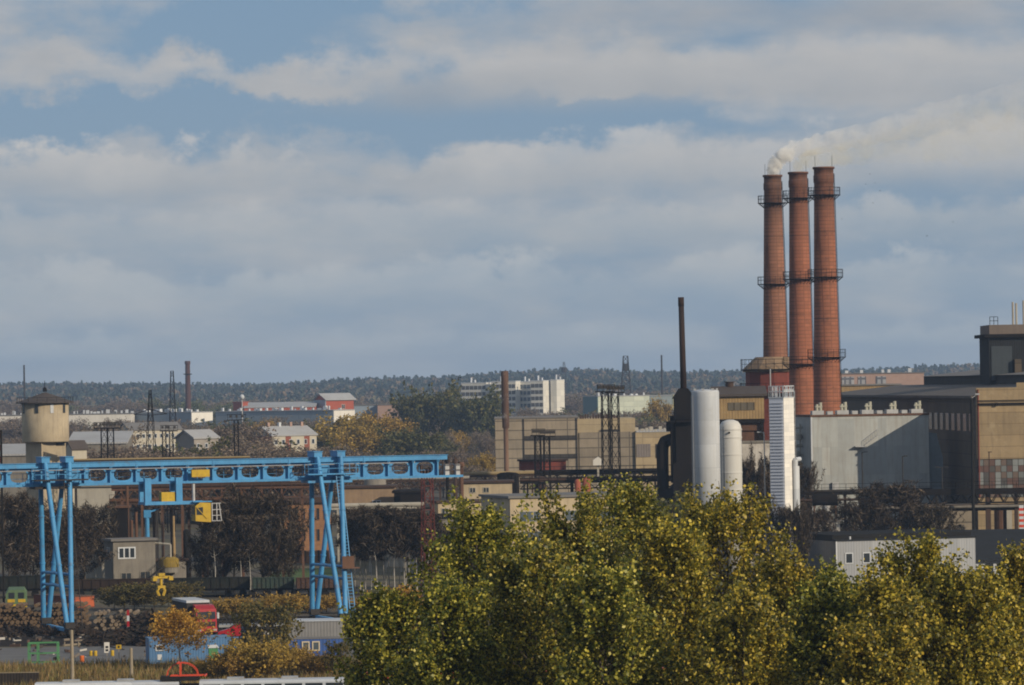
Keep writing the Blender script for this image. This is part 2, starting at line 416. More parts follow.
# ---------------------------------------------------------------- materials
soil = None
M_white = weathered('white_paint', (0.54, 0.57, 0.61), (0.37, 0.36, 0.34), rough=0.5, amt=0.35, scale=0.25, streak=0.35, joints=(5.2, 2.9, 0.03), jcol=(0.82, 0.82, 0.82), spot=(0.38, 0.36, 0.34), spot_amt=0.2)
M_whitebright = weathered('white_panel', (0.80, 0.78, 0.74), (0.5, 0.45, 0.4), rough=0.5, amt=0.25, scale=0.3, streak=0.2, joints=(50, 0.55, 0.03), jcol=(0.82, 0.82, 0.82))
M_louvre = weathered('louvre_grey', (0.46, 0.49, 0.56), (0.36, 0.37, 0.4), rough=0.5, amt=0.3, scale=0.4, streak=0.2)
M_tan = weathered('tan_panel', (0.30, 0.25, 0.185), (0.17, 0.145, 0.11), amt=0.7, scale=0.25, streak=0.6, joints=(6.0, 1.8, 0.1), jcol=(0.4, 0.4, 0.4))
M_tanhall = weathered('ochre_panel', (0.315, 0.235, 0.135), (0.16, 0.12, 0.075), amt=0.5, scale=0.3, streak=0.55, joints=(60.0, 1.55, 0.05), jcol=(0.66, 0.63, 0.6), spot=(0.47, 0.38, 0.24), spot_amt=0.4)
M_stucco = weathered('beige_render', (0.48, 0.385, 0.25), (0.22, 0.18, 0.13), amt=0.6, scale=0.3, streak=0.5)
M_grime = weathered('grimy_concrete', (0.21, 0.19, 0.16), (0.10, 0.09, 0.08), amt=0.6, scale=0.4, streak=0.6)
M_conc = weathered('pale_concrete', (0.40, 0.37, 0.31), (0.22, 0.20, 0.17), amt=0.5, scale=0.5, streak=0.5)
M_greyclad = weathered('grey_cladding', (0.375, 0.395, 0.39), (0.26, 0.24, 0.21), rough=0.55, amt=0.5, scale=0.3, streak=0.65, joints=(1.15, 3.9, 0.03), jcol=(0.86, 0.86, 0.86))
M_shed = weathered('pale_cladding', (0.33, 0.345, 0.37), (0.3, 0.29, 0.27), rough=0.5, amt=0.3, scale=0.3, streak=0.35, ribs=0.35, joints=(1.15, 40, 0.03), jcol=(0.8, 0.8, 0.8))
M_darkclad = weathered('charcoal_cladding', (0.028, 0.030, 0.033), (0.02, 0.019, 0.018), amt=0.5, scale=0.4, ribs=0.35)
M_soot = weathered('sooty_steel', (0.013, 0.012, 0.012), (0.024, 0.017, 0.013), rough=0.9, amt=0.5, scale=0.6, streak=0.4, spot=(0.03, 0.018, 0.012), spot_amt=0.2)
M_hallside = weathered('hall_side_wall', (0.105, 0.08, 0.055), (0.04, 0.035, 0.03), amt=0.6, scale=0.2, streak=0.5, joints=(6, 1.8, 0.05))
M_roofgrey = weathered('grey_felt_roof', (0.17, 0.16, 0.15), (0.10, 0.09, 0.085), amt=0.6, scale=0.3, streak=0)
M_roofpale = weathered('pale_asbestos_roof', (0.36, 0.36, 0.36), (0.24, 0.23, 0.22), amt=0.5, scale=0.2, streak=0, ribs=0.6)
M_roofdark = weathered('dark_felt_roof', (0.055, 0.052, 0.05), (0.03, 0.03, 0.03), amt=0.5, scale=0.4, streak=0)
M_roofbrown = weathered('brown_tin_roof', (0.075, 0.06, 0.052), (0.045, 0.036, 0.03), amt=0.5, scale=0.6, streak=0)
M_rust = weathered('rusty_steel', (0.125, 0.064, 0.038), (0.06, 0.034, 0.023), amt=0.7, scale=0.8, streak=0.5)
M_rustdark = weathered('dark_rusty_steel', (0.065, 0.038, 0.027), (0.03, 0.022, 0.018), amt=0.7, scale=0.8, streak=0.4)
M_redpaint = weathered('red_oxide_paint', (0.20, 0.05, 0.035), (0.10, 0.035, 0.025), amt=0.6, scale=0.7, streak=0.4)
M_redbrick = weathered('red_brick', (0.24, 0.075, 0.045), (0.13, 0.05, 0.035), amt=0.6, scale=0.5, streak=0.3)
M_pinkbrick = weathered('pink_brick', (0.36, 0.24, 0.19), (0.25, 0.17, 0.14), amt=0.5, scale=0.3, streak=0.3)
M_orangebrick = weathered('orange_brick', (0.34, 0.18, 0.09), (0.2, 0.10, 0.055), amt=0.6, scale=0.5, streak=0.3, joints=(0.5, 0.3, 0.03), jcol=(0.75, 0.75, 0.75))
M_chim = weathered('chimney_brick', (0.31, 0.12, 0.066), (0.19, 0.08, 0.048), rough=0.85, amt=0.7, scale=0.35, streak=0.45, joints=(1.1, 0.55, 0.06), jcol=(0.62, 0.6, 0.6), spot=(0.10, 0.05, 0.035), spot_amt=0.5)
M_chimold = weathered('chimney_brick_weathered', (0.27, 0.125, 0.077), (0.165, 0.08, 0.053), rough=0.85, amt=0.7, scale=0.3, streak=0.5, joints=(1.1, 0.55, 0.06), jcol=(0.62, 0.6, 0.6), spot=(0.11, 0.065, 0.045), spot_amt=0.5)
M_ochreshed = weathered('ochre_cladding', (0.33, 0.225, 0.105), (0.17, 0.11, 0.06), amt=0.6, scale=0.5, streak=0.6, ribs=0.4)
M_blue = weathered('crane_blue', (0.072, 0.29, 0.545), (0.05, 0.19, 0.38), rough=0.5, amt=0.9, scale=0.55, streak=0.65, spot=(0.13, 0.085, 0.06), spot_amt=0.42)
M_bluedeep = weathered('container_blue', (0.08, 0.18, 0.34), (0.06, 0.12, 0.24), rough=0.5, amt=0.5, scale=0.6, streak=0.4, ribs=0.25)
M_yellow = weathered('machine_yellow', (0.52, 0.34, 0.02), (0.28, 0.17, 0.03), rough=0.5, amt=0.6, scale=1.5, streak=0.4, spot=(.12, .08, .04), spot_amt=.25)
M_black = plain('black_iron', (0.018, 0.017, 0.016), 0.7)
M_darksteel = plain('dark_steel', (0.045, 0.04, 0.037), 0.6)
M_galv = plain('galvanised_steel', (0.40, 0.40, 0.40), 0.45, 0.3)
M_cream = weathered('cream_render', (0.46, 0.42, 0.335), (0.36, 0.31, 0.24), amt=0.45, scale=0.4, streak=0.3)
M_whitewall = weathered('whitewashed_wall', (0.66, 0.63, 0.57), (0.42, 0.38, 0.33), amt=0.4, scale=0.2, streak=0.35)
M_bluegrey = weathered('bluegrey_cladding', (0.24, 0.29, 0.34), (0.17, 0.2, 0.23), amt=0.4, scale=0.2, streak=0.3)
M_lorryred = plain('lorry_red', (0.36, 0.016, 0.022), 0.35)
M_green = plain('mesh_green', (0.08, 0.25, 0.10), 0.5)
M_mast = weathered('mast_red', (0.13, 0.03, 0.024), (0.075, 0.027, 0.022), amt=0.6, scale=0.5)
M_glass = plain('dark_glass', (0.03, 0.036, 0.042), 0.12)
M_glassblue = plain('dull_glass', (0.09, 0.11, 0.125), 0.2)
M_wood = weathered('weathered_wood', (0.30, 0.25, 0.18), (0.17, 0.14, 0.10), amt=0.6, scale=2)
M_bark = weathered('grey_brown_bark', (0.075, 0.06, 0.045), (0.04, 0.033, 0.026), amt=0.6, scale=3)
M_birch = weathered('birch_bark', (0.46, 0.43, 0.38), (0.1, 0.09, 0.08), amt=0.8, scale=3, streak=0)
M_pipetan = weathered('lagged_pipe', (0.30, 0.225, 0.115), (0.25, 0.17, 0.09), amt=0.5, scale=0.6)

# ---------------------------------------------------------------- ground
def smooth(t): t = np.clip(t, 0, 1); return t * t * (3 - 2 * t)
def terrain(x, y):
    ridge = 21.0 + 5.5 * smooth((x + 450) / 900) + 2.4 * np.sin(x * 0.011 + 1) + 0.8 * np.sin(x * 0.031)
    return ridge * smooth((y - 2500) / 2700.0)
def ground_mesh():
    xs = np.concatenate([np.linspace(-2500, -200, 40), np.linspace(-190, 190, 39), np.linspace(200, 2500, 40)])
    ys = np.concatenate([np.linspace(-60, 900, 60), np.linspace(950, 9000, 110)])
    gx, gy = np.meshgrid(xs, ys); gz = terrain(gx, gy)
    v = np.stack([gx, gy, gz], -1).reshape(-1, 3); nx = len(xs)
    i = np.arange((len(ys) - 1) * nx).reshape(-1, nx)[:, :-1].ravel()
    f = np.stack([i, i + 1, i + 1 + nx, i + nx], 1)
    m, N, L, b = node_mat('rough_ground')
    tc = N.new('ShaderNodeTexCoord')
    n1 = noise_at(N, L, tc.outputs['Object'], 0.035, 6, 0.6); n2 = noise_at(N, L, tc.outputs['Object'], 0.6, 6, 0.7)
    c = mixc(N, L, ramp(N, L, n1, 0.45, 0.6), (0.045, 0.037, 0.028), (0.085, 0.075, 0.03))
    c = mixc(N, L, ramp(N, L, n2, 0.4, 0.75), c, (0.13, 0.095, 0.045))
    L.new(c, b.inputs['Base Color']); b.inputs['Roughness'].default_value = 0.95
    o = link('ground', raw_mesh('ground', v, f, m)); o['kind'] = 'structure'
ground_mesh()
def sheet(name, x0, x1, y0, y1, mat, z=0.004):
    o = MB().box(x0, x1, y0, y1, -0.05, z).build(name, mat); o['kind'] = 'structure'; return o
M_asph = weathered('worn_asphalt', (0.15, 0.145, 0.14), (0.07, 0.065, 0.06), rough=0.9, amt=0.6, scale=0.4, streak=0)
M_cinder = weathered('black_cinder', (0.028, 0.025, 0.023), (0.06, 0.045, 0.035), rough=0.95, amt=0.7, scale=0.5, streak=0)
M_dry = weathered('dry_grass_ground', (0.16, 0.115, 0.045), (0.09, 0.075, 0.03), rough=0.95, amt=0.7, scale=0.5, streak=0)
M_lawn = weathered('green_turf', (0.075, 0.12, 0.03), (0.05, 0.07, 0.025), rough=0.95, amt=0.7, scale=0.3, streak=0)
sheet('asphalt_yard', -75, -4, 419, 447, M_asph, 0.006)
sheet('cinder_yard', -85, -16, 449, 500, M_cinder, 0.005)
sheet('grass_verge', -75, 5, 343, 418, M_dry, 0.004)
sheet('lawn', -33, -24, 590, 632, M_lawn, 0.004)
sheet('street', -60, 60, 328, 342, M_asph, 0.005)

# distant wood on the hills: one mass of crowns
def forest():
    V = []; COL = []
    for Y in np.concatenate([np.linspace(2750, 3900, 14), np.linspace(3980, 5250, 16)]):
        half = 0.145 * Y; n = int(2 * half / (5.0 if Y < 4700 else 3.0))
        xs = np.linspace(-half, half, n) + rng.normal(size=n) * 4
        ysn = Y + rng.normal(size=n) * 22
        # clumps of conifers, birches and bare broadleaves
        k = np.sin(xs * 0.013 + Y * 0.9) + np.sin(xs * 0.041 + Y * 2.1) * 0.7 + rng.normal(size=n) * 0.5
        for x, y, q in zip(xs, ysn, k):
            near = y < 3600
            con = q > (0.9 if near else -0.3)
            h = (rng.uniform(10.5, 14.5) if con else rng.uniform(9, 12.5)) * (1 if Y < 4700 else 0.93 + 0.10 * math.sin(x * 0.009 + 2) + 0.07 * math.sin(x * 0.023)) * (0.85 if near else 1.0) * (1.0 + 0.13 * math.sin(x * 0.017 + y))
            r = h * (0.24 if con else 0.36)
            m = 62
            t = rng.random(m) ** 0.8
            rad = r * (1.05 - t) if con else r * np.sqrt(np.clip(1 - (2 * t - 0.9) ** 2, 0.08, 1))
            an = rng.random(m) * 6.283
            z0 = terrain(np.array([x]), np.array([y]))[0]
            c = np.stack([x + rad * np.cos(an), y + rad * np.sin(an), z0 + h * (0.1 + 0.9 * t)], 1)
            if con: col = np.array([0.066, 0.086, 0.070])
            else:
                col = np.array([(0.165, 0.135, 0.10), (0.18, 0.14, 0.095), (0.14, 0.13, 0.085), (0.185, 0.135, 0.08)][rng.integers(4)])
            V.append(c); COL.append(np.repeat((col * rng.uniform(0.85, 1.1))[None], m, 0))
    cen = np.concatenate(V); col = np.concatenate(COL)
    m, N, L, b = node_mat('distant_wood')
    a = N.new('ShaderNodeAttribute'); a.attribute_name = 'tree_colour'
    L.new(a.outputs['Color'], b.inputs['Base Color']); b.inputs['Roughness'].default_value = 0.95; b.inputs['Specular IOR Level'].default_value = 0.05
    me = quads_mesh('forest', cen, 2.9, m, 1.2)
    ca = me.color_attributes.new('tree_colour', 'FLOAT_COLOR', 'POINT')
    c4 = np.ones((len(cen) * 4, 4), np.float32); c4[:, :3] = np.repeat(col, 4, 0); ca.data.foreach_set('color', c4.ravel())
    o = link('forest', me); o['kind'] = 'stuff'
forest()

# air between here and the hills
def haze_box():
    m = bpy.data.materials.new('haze_air'); m.use_nodes = True
    N = m.node_tree.nodes; L = m.node_tree.links; N.clear()
    out = N.new('ShaderNodeOutputMaterial'); v = N.new('ShaderNodeVolumePrincipled')
    v.inputs['Color'].default_value = (0.48, 0.66, 0.95, 1); v.inputs['Density'].default_value = HAZE; v.inputs['Anisotropy'].default_value = 0.1
    L.new(v.outputs[0], out.inputs['Volume'])
    m.cycles.homogeneous_volume = True
    o = MB().box(-2520, 2520, -80, 9020, -1.5, 84).build('haze', m); o['kind'] = 'stuff'
    o.display_type = 'WIRE'
HAZE = 1.0e-4
haze_box()

# ---------------------------------------------------------------- gantry crane
def crane():
    yaw = R(18)
    t = thing('gantry_crane', 'sky blue gantry crane on two pairs of V legs spanning the timber yard', 'crane', (-47.2, 468.5, 0), yaw)
    zb, zt = 15.4, 17.65; x0, x1 = -16.0, 41.2
    # web: rounded openings between stiffeners
    web = MB(); pitch = 2.72; nb = int((x1 - x0) / pitch)
    solid = []
    holes = []
    zc = 16.42; hw, hh = 0.93, 0.62
    for k in range(nb):
        a = x0 + k * pitch; b = a + pitch; c = (a + b) / 2
        if abs(c) < 2.6 or abs(c - 29) < 2.6: solid.append((a, b)); continue
        holes.append(c)
        m = 20; ring = []; outer = []
        for i in range(m):
            th = 2 * math.pi * (i + 0.5) / m
            cx_, sz_ = math.cos(th), math.sin(th)
            p = 2.6
            ring.append((c + hw * math.copysign(abs(cx_) ** (2 / p), cx_), zc + hh * math.copysign(abs(sz_) ** (2 / p), sz_)))
            s = min(pitch / 2 / abs(cx_) if abs(cx_) > 1e-6 else 99, (0.83) / abs(sz_) if abs(sz_) > 1e-6 else 99)
            outer.append((c + cx_ * s, 16.43 + sz_ * s))
        # corners of the panel are filled by moving the nearest outer points onto them
        for cxn in (a, b):
            for czn in (16.43 - 0.83, 16.43 + 0.83):
                j = min(range(m), key=lambda q: (outer[q][0] - cxn) ** 2 + (outer[q][1] - czn) ** 2); outer[j] = (cxn, czn)
        vs = [(x, y, z) for y in (-0.05, 0.05) for x, z in outer] + [(x, y, z) for y in (-0.05, 0.05) for x, z in ring]
        fs = []
        for i in range(m):
            j = (i + 1) % m
            fs += [(i, j, 2 * m + j, 2 * m + i), (m + j, m + i, 3 * m + i, 3 * m + j), (2 * m + i, 2 * m + j, 3 * m + j, 3 * m + i)]
        web.add(vs, fs)
    for a, b in solid: web.box(a, b, -0.05, 0.05, 15.6, 17.26)
    put(t, web, 'girder_web', M_blue)
    st = MB().box(-0.07, 0.07, -0.42, 0.42, 15.6, 17.0).prismx([(-0.42, 17.0), (0.42, 17.0), (0.62, 17.24), (-0.62, 17.24)], -0.16, 0.16)
    first = put(t, st, 'stiffener', M_blue)
    for k in range(nb + 1):
        o = first
        if k: o = first.copy(); C.objects.link(o); o.parent = t
        o.location.x = x0 + k * pitch
    top = MB().box(x0, x1 + 0.9, -0.62, 0.62, 17.25, 17.72); top.box(x0, x1 + 1.0, -0.72, 0.72, 17.72, 17.77)
    for k in range(0, nb, 3): top.box(x0 + k * pitch - .08, x0 + k * pitch + .08, -0.66, 0.66, 17.2, 17.8)
    put(t, top, 'top_flange', M_blue)
    bot = MB().box(x0, x1 + 2.6, -0.75, 0.95, 15.36, 15.6); put(t, bot, 'bottom_flange', M_blue)
    ra = MB(); ra.rail([(x0, 0.9, 15.6), (x1 + 2.5, 0.9, 15.6)], 1.1, 0.05, 1.4); put(t, ra, 'walkway_railing', M_blue)
    co = MB().cyl((x0, -0.78, 17.0), (x1 - 3.5, -0.78, 17.0), 0.055, n=6)
    for k in range(nb): co.box(x0 + k * pitch, x0 + k * pitch + 0.06, -0.8, -0.6, 16.95, 17.1)
    put(t, co, 'power_cable', M_galv)
    en = MB(); en.rail([(41.5, -0.7, 15.6), (43.7, -0.7, 15.6), (43.7, 0.9, 15.6)], 1.1, 0.06, 0.9)
    for x in (41.9, 42.6, 43.3): en.bar((x, 0.5, 15.6), (x, 0.5, 17.5), 0.12)
    put(t, en, 'end_platform_railing', M_rustdark)
    for x in (41.9, 43.1): MB().box(x, x + 0.45, -0.5, 0.1, 15.603, 16.75).build('switch_cabinet', M_galv, t)
    # supports
    for s in (0.0, 29.0):
        for sy in (-1, 1):
            for sx in (-1, 1):
                l = MB(); a = Vector((s + sx * 1.27, sy * 1.15, 17.9)); b = Vector((s + sx * 0.22, sy * 5.7, 0.95))
                l.cyl(a, b, 0.245, 0.265, 12)
                for f in (0.33, 0.62): 
                    q = a.lerp(b, f); l.cyl(q, q + (b - a).normalized() * 0.12, 0.31, 0.31, 12)
                put(t, l, 'leg', M_blue)
            f = MB().box(s - 0.32, s + 0.32, sy * 5.7 - 1.1, sy * 5.7 + 1.1, 0.42, 0.85); f.box(s - 0.5, s + 0.5, sy * 5.7 - 0.5, sy * 5.7 + 0.5, 0.98, 1.6)
            bo = f.build('bogie', M_darksteel, t)
            for q in (-0.75, 0.75):
                MB().cyl((s - 0.18, sy * 5.7 + q, 0.44), (s + 0.18, sy * 5.7 + q, 0.44), 0.36, n=16).build('wheel', M_darksteel, bo)
        for z in (6.4, 5.15):
            fr = lambda sy, sx, zz: Vector((s + sx * 1.27, sy * 1.15, 17.9)).lerp(Vector((s + sx * 0.22, sy * 5.7, 0.95)), (17.9 - zz) / 16.95)
            br = MB()
            br.cyl(fr(1, -1, z), fr(-1, 1, z), 0.15, n=8); br.cyl(fr(1, 1, z), fr(-1, -1, z), 0.15, n=8)
            put(t, br, 'cross_brace', M_blue)
        sill = MB().box(s - 0.2, s + 0.2, -4.55, 4.55, 0.6, 0.95); put(t, sill, 'sill_beam', M_blue)
        pl = MB().box(s - 2.6, s + 3.0, -2.3, -0.8, 15.95, 16.08); pl.box(s - 2.4, s + 2.4, -1.45, 1.45, 15.1, 15.34); put(t, pl, 'service_platform', M_darksteel if s == 0 else M_blue)
        pr = MB(); pr.rail([(s - 2.6, -0.85, 16.08), (s - 2.6, -2.25, 16.08), (s + 3.0, -2.25, 16.08), (s + 3.0, -0.85, 16.08)], 1.05, 0.055, 1.1); put(t, pr, 'platform_railing', M_blue)
        for sx in (-1, 1):
            cp = MB().box(s + sx * 1.25 - 0.42, s + sx * 1.25 + 0.42, -1.4, 1.4, 17.8, 18.35); cp.box(s + sx * 1.25 - 0.5, s + sx * 1.25 + 0.5, -1.5, 1.5, 18.35, 18.41)
            put(t, cp, 'end_cap', M_blue)
            po = MB().cyl((s + sx * 1.25, -1.0, 15.3), (s + sx * 1.25, -1.0, 17.9), 0.3, n=10); put(t, po, 'post', M_blue)
        lad = MB()
        a = Vector((s + 0.5, -1.9, 16.0)); b = Vector((s + 0.95, -5.0, 1.2))
        a2, b2 = a + Vector((0.55, 0, 0)), b + Vector((0.55, 0, 0))
        lad.bar(a, b, 0.08); lad.bar(a2, b2, 0.08)
        for k in range(44): lad.bar(a.lerp(b, k / 44), a2.lerp(b2, k / 44), 0.05)
        put(t, lad, 'ladder', M_blue if s else M_darksteel)
        if s:
            rp = MB().box(s + 0.1, s + 2.0, -5.2, -3.4, 6.2, 6.32); rp.box(s + 0.1, s + 1.4, -5.2, -5.1, 6.32, 7.5); put(t, rp, 'rest_platform', M_rust)
    # trolley frame with the driver's cab
    fr = MB()
    for x in (9.45, 12.75): fr.box(x - 0.33, x + 0.33, -1.5, -0.8, 13.55, 16.0); fr.box(x - 0.3, x + 0.3, 0.97, 1.6, 13.55, 16.0)
    fr.box(9.1, 15.2, -1.5, -0.8, 13.2, 13.55); fr.box(9.1, 13.1, 0.97, 1.6, 13.2, 13.55)
    for x in (9.45, 12.75): fr.box(x - 0.3, x + 0.3, -0.8, 0.97, 13.22, 13.5)
    put(t, fr, 'trolley_frame', M_blue)
    MB().box(10.9, 12.35, -1.3, -0.2, 13.553, 14.5).build('hoist_motor', M_yellow, t)
    MB().box(14.2, 16.1, -1.15, -0.8, 16.0, 16.75).build('warning_board', M_yellow, t)
    MB().cyl((14.35, -1.1, 13.4), (14.35, -1.1, 15.3), 0.17, n=10).build('resistor_tube', M_galv, t)
    cab = MB(); x = 14.3
    cab.prism([(x, 11.45), (x + 1.65, 11.3), (x + 1.65, 13.3), (x + 0.5, 13.38), (x, 13.0)], -2.0, -0.3)
    cb = put(t, cab, 'cab', M_yellow)
    MB().prism([(x + .12, 12.1), (x + .8, 12.08), (x + .8, 12.9), (x + .12, 12.8)], -2.03, -2.003).build('window', M_glass, cb)
    MB().box(x - 0.025, x - 0.003, -1.8, -0.5, 12.1, 12.95).build('window', M_glass, cb)
    MB().bar((x + .1, -2.05, 12.9), (x + 1.2, -2.05, 11.7), 0.07).build('brace', M_yellow, cb)
    MB().box(14.1, 16.1, -1.9, -0.5, 13.40, 13.5).build('cab_roof', M_blue, cb)
    bs = MB(); bx = x + 1.8
    bs.box(bx, bx + 1.0, -1.9, -0.7, 11.4, 11.46)
    for a in (bx, bx + .5, bx + 1.0): bs.bar((a, -1.9, 11.4), (a if a < bx + .9 else a - .25, -1.9, 13.3), 0.09)
    for zz in (12.0, 12.6, 13.25): bs.bar((bx, -1.9, zz), (bx + 0.95, -1.9, zz), 0.07); bs.bar((bx + 0.95, -1.9, zz), (bx + 0.95, -0.7, zz), 0.07)
    put(t, bs, 'basket', M_galv)
    # grapple on its ropes
    gx = 11.0; rp = MB()
    for dx in (-0.35, 0.35):
        for dy in (-0.3, 0.3): rp.cyl((gx + dx, 0 + dy, 13.4), (gx + dx * .6, dy * .6, 6.1), 0.022, n=4)
    put(t, rp, 'rope', M_darksteel)
    g = MB().box(gx - 0.85, gx + 0.95, -0.3, 0.3, 5.55, 5.8); g.box(gx - .3, gx + .35, -.4, .4, 5.8, 6.1); g.box(gx - .95, gx - .5, -.45, .45, 5.3, 5.62); g.box(gx + .75, gx + 1.2, -.45, .45, 5.35, 5.75)
    g.cyl((gx, 0, 5.6), (gx, 0, 4.7), 0.16, n=10); g.box(gx - .4, gx + .4, -.3, .3, 4.55, 4.8)
    for sx in (-1, 1):
        for y in (-.25, .25):
            g.bar((gx + sx * .2, y, 4.6), (gx + sx * .42, y, 4.3), 0.16); g.bar((gx + sx * .42, y, 4.3), (gx + sx * .2, y, 3.75), 0.13)
    put(t, g, 'grapple', M_yellow)
crane()

# ---------------------------------------------------------------- chimneys
def soot_rim(mat, H):                    # sooty stains that run down the brick from the rim
    N = mat.node_tree.nodes; L = mat.node_tree.links; b = N['Principled BSDF']
    if 'sooted' in mat: return
    mat['sooted'] = 1
    src = b.inputs['Base Color'].links[0].from_socket
    obj, uv = wall_uv(N, L); s = N.new('ShaderNodeSeparateXYZ'); L.new(obj, s.inputs[0])
    n = noise_at(N, L, scaled(N, L, obj, (1.2, 1.2, 0.10)), 1.0, 5, 0.7)
    h = ramp(N, L, s.outputs[2], H - 15, H - 0.5)
    a = N.new('ShaderNodeMath'); a.operation = 'MULTIPLY_ADD'; a.inputs[1].default_value = 1.5; a.inputs[2].default_value = -1.0; L.new(n, a.inputs[0])
    c = N.new('ShaderNodeMath'); c.operation = 'ADD'; c.use_clamp = True; L.new(a.outputs[0], c.inputs[0]); L.new(h, c.inputs[1])
    d = N.new('ShaderNodeMath'); d.operation = 'MULTIPLY'; d.inputs[1].default_value = 0.85; L.new(c.outputs[0], d.inputs[0])
    L.new(mixc(N, L, d.outputs[0], src, (0.055, 0.035, 0.028)), b.inputs['Base Color'])
def chimney(px, pyt, Y, mat, label, rings, collar, rt, rb):
    c = P(px, pyt, Y); H = c.z
    t = thing('brick_chimney', label, 'chimney', (c.x + 0.9 * 0, Y, 0), 0, 'row of three brick chimneys')
    rr = lambda z: rb + (rt - rb) * z / H
    prof = [(rr(H * k / 16), H * k / 16) for k in range(16)] + [(rr(H - 2.4), H - 2.4), (rt + .13, H - 2.2), (rt + .13, H - 1.3), (rt + .05, H - 1.2), (rt + .05, H - .35), (rt + .22, H - .3), (rt + .22, H), (rt - .25, H), (rt - .3, H - 3)]
    put(t, MB().lathe(prof, 40, cap=False), 'shaft', mat, True)
    sh = t.children[0]
    sh.data.polygons.foreach_set('use_smooth', [abs(p.normal.z) < 0.25 for p in sh.data.polygons])
    MB().lathe([(rt - .3, H - 3.01), (rt - .3, H - 3.0)], 24).build('flue_mouth', M_black, t)
    for z in rings:
        r = rr(z); m = MB(); n = 20
        m.lathe([(r - .05, z - .12), (r + .95, z - .06), (r + .95, z), (r - .05, z)], n)
        for k in range(n):
            a0, a1 = 2 * math.pi * k / n, 2 * math.pi * (k + 1) / n
            p0 = Vector((math.cos(a0) * (r + .9), math.sin(a0) * (r + .9), z)); p1 = Vector((math.cos(a1) * (r + .9), math.sin(a1) * (r + .9), z))
            m.bar(p0, p0 + Vector((0, 0, 1.15)), 0.05); m.bar(p0 + Vector((0, 0, 1.1)), p1 + Vector((0, 0, 1.1)), 0.05); m.bar(p0 + Vector((0, 0, .6)), p1 + Vector((0, 0, .6)), 0.04)
            m.bar(Vector((math.cos(a0) * (r + .9), math.sin(a0) * (r + .9), z - .05)), Vector((math.cos(a0) * r, math.sin(a0) * r, z - .8)), 0.05)
        put(t, m, 'gallery', M_soot)
    for k in range(int(H / 6.3)):
        z = 3 + 6.3 * k + rnd.uniform(-.6, .6); r = rr(z)
        if z < H - 3: put(t, MB().lathe([(r + .004, z), (r + .016, z), (r + .016, z + .07), (r + .004, z + .07)], 32, cap=False), 'iron_hoop', M_rustdark)
    ld = MB(); al = R(-20)
    q = lambda z, o: Vector((math.cos(al + o) * (rr(z) + .18), math.sin(al + o) * (rr(z) + .18), z))
    for o in (-.1, .1): ld.bar(q(1, o), q(H - 1, o), 0.05)
    for k in range(int((H - 2) / .8)): ld.bar(q(1 + .8 * k, -.1), q(1 + .8 * k, .1), 0.035)
    put(t, ld, 'ladder', M_soot)
    rod = MB()
    for a in (0.4, 2.6): rod.bar((math.cos(a) * rt, math.sin(a) * rt, H - .5), (math.cos(a) * rt, math.sin(a) * rt, H + 1.7), 0.05)
    put(t, rod, 'lightning_rod', M_soot)
    soot_rim(mat, H)
    return t, c
zr = lambda px, py, Y: Z(px, py, Y)
CH1 = chimney(772.5, 175, 700, M_chimold, 'leftmost of the three brick chimneys, duller brown, with white smoke', [zr(772, 203, 700), zr(773, 284, 700), zr(774, 366, 700)], 0, 1.30, 2.5)
M_chim2 = weathered('chimney_brick_middle', (0.33, 0.125, 0.07), (0.2, 0.088, 0.055), rough=0.85, amt=0.6, scale=0.22, streak=0.55, joints=(1.1, 0.55, 0.06), jcol=(0.66, 0.64, 0.64), spot=(0.15, 0.07, 0.045), spot_amt=0.4)
CH2 = chimney(798, 172, 685, M_chim2, 'middle of the three red brick chimneys with yellowish smoke', [zr(798, 198, 685), zr(799, 279, 685), zr(800, 364, 685)], 0, 1.34, 2.25)
CH3 = chimney(823.5, 167, 670, M_chim, 'rightmost of the three red brick chimneys, smokeless and nearest', [zr(824, 195, 670), zr(825, 277, 670), zr(827, 357, 670)], 0, 1.40, 2.4)

# brick drum house round the foot of the left chimney
def drum_house():
    Y = 699; c = P(773, 400, Y); m = MP(Y)
    t = thing('boiler_drum', 'many-sided red brick house with a tan tin roof around the left chimney', 'tower house', (c.x, Y, 0))
    zt = Z(772, 371, Y); ze = Z(772, 366, Y)
    r = 27 * m
    put(t, MB().lathe([(r, 0), (r, zt)], 12), 'wall', M_redpaint)
    put(t, MB().lathe([(r + .4, zt - .1), (r + .5, zt + .25), (2.6, ze + 1.4), (2.3, ze + 1.4)], 12, cap=False), 'roof', weathered('tan_tin_roof', (.24, .165, .10), (.13, .085, .055), amt=.6, scale=.6))
    for z, rr_ in ((zt + 0.3, r - .2), (Z(772, 393, Y), r - .05)):
        g = MB(); n = 24
        g.lathe([(rr_, z - .15), (rr_ + .95, z - .15), (rr_ + .95, z), (rr_, z)], n)
        for k in range(n):
            a0, a1 = 2 * math.pi * k / n, 2 * math.pi * (k + 1) / n
            p0 = Vector((math.cos(a0) * (rr_ + .9), math.sin(a0) * (rr_ + .9), z)); p1 = Vector((math.cos(a1) * (rr_ + .9), math.sin(a1) * (rr_ + .9), z))
            g.bar(p0, p0 + Vector((0, 0, 1.6)), 0.07); g.bar(p0 + Vector((0, 0, 1.5)), p1 + Vector((0, 0, 1.5)), 0.07); g.bar(p0 + Vector((0, 0, .8)), p1 + Vector((0, 0, .8)), 0.05)
        put(t, g, 'gallery', M_soot)
drum_house()

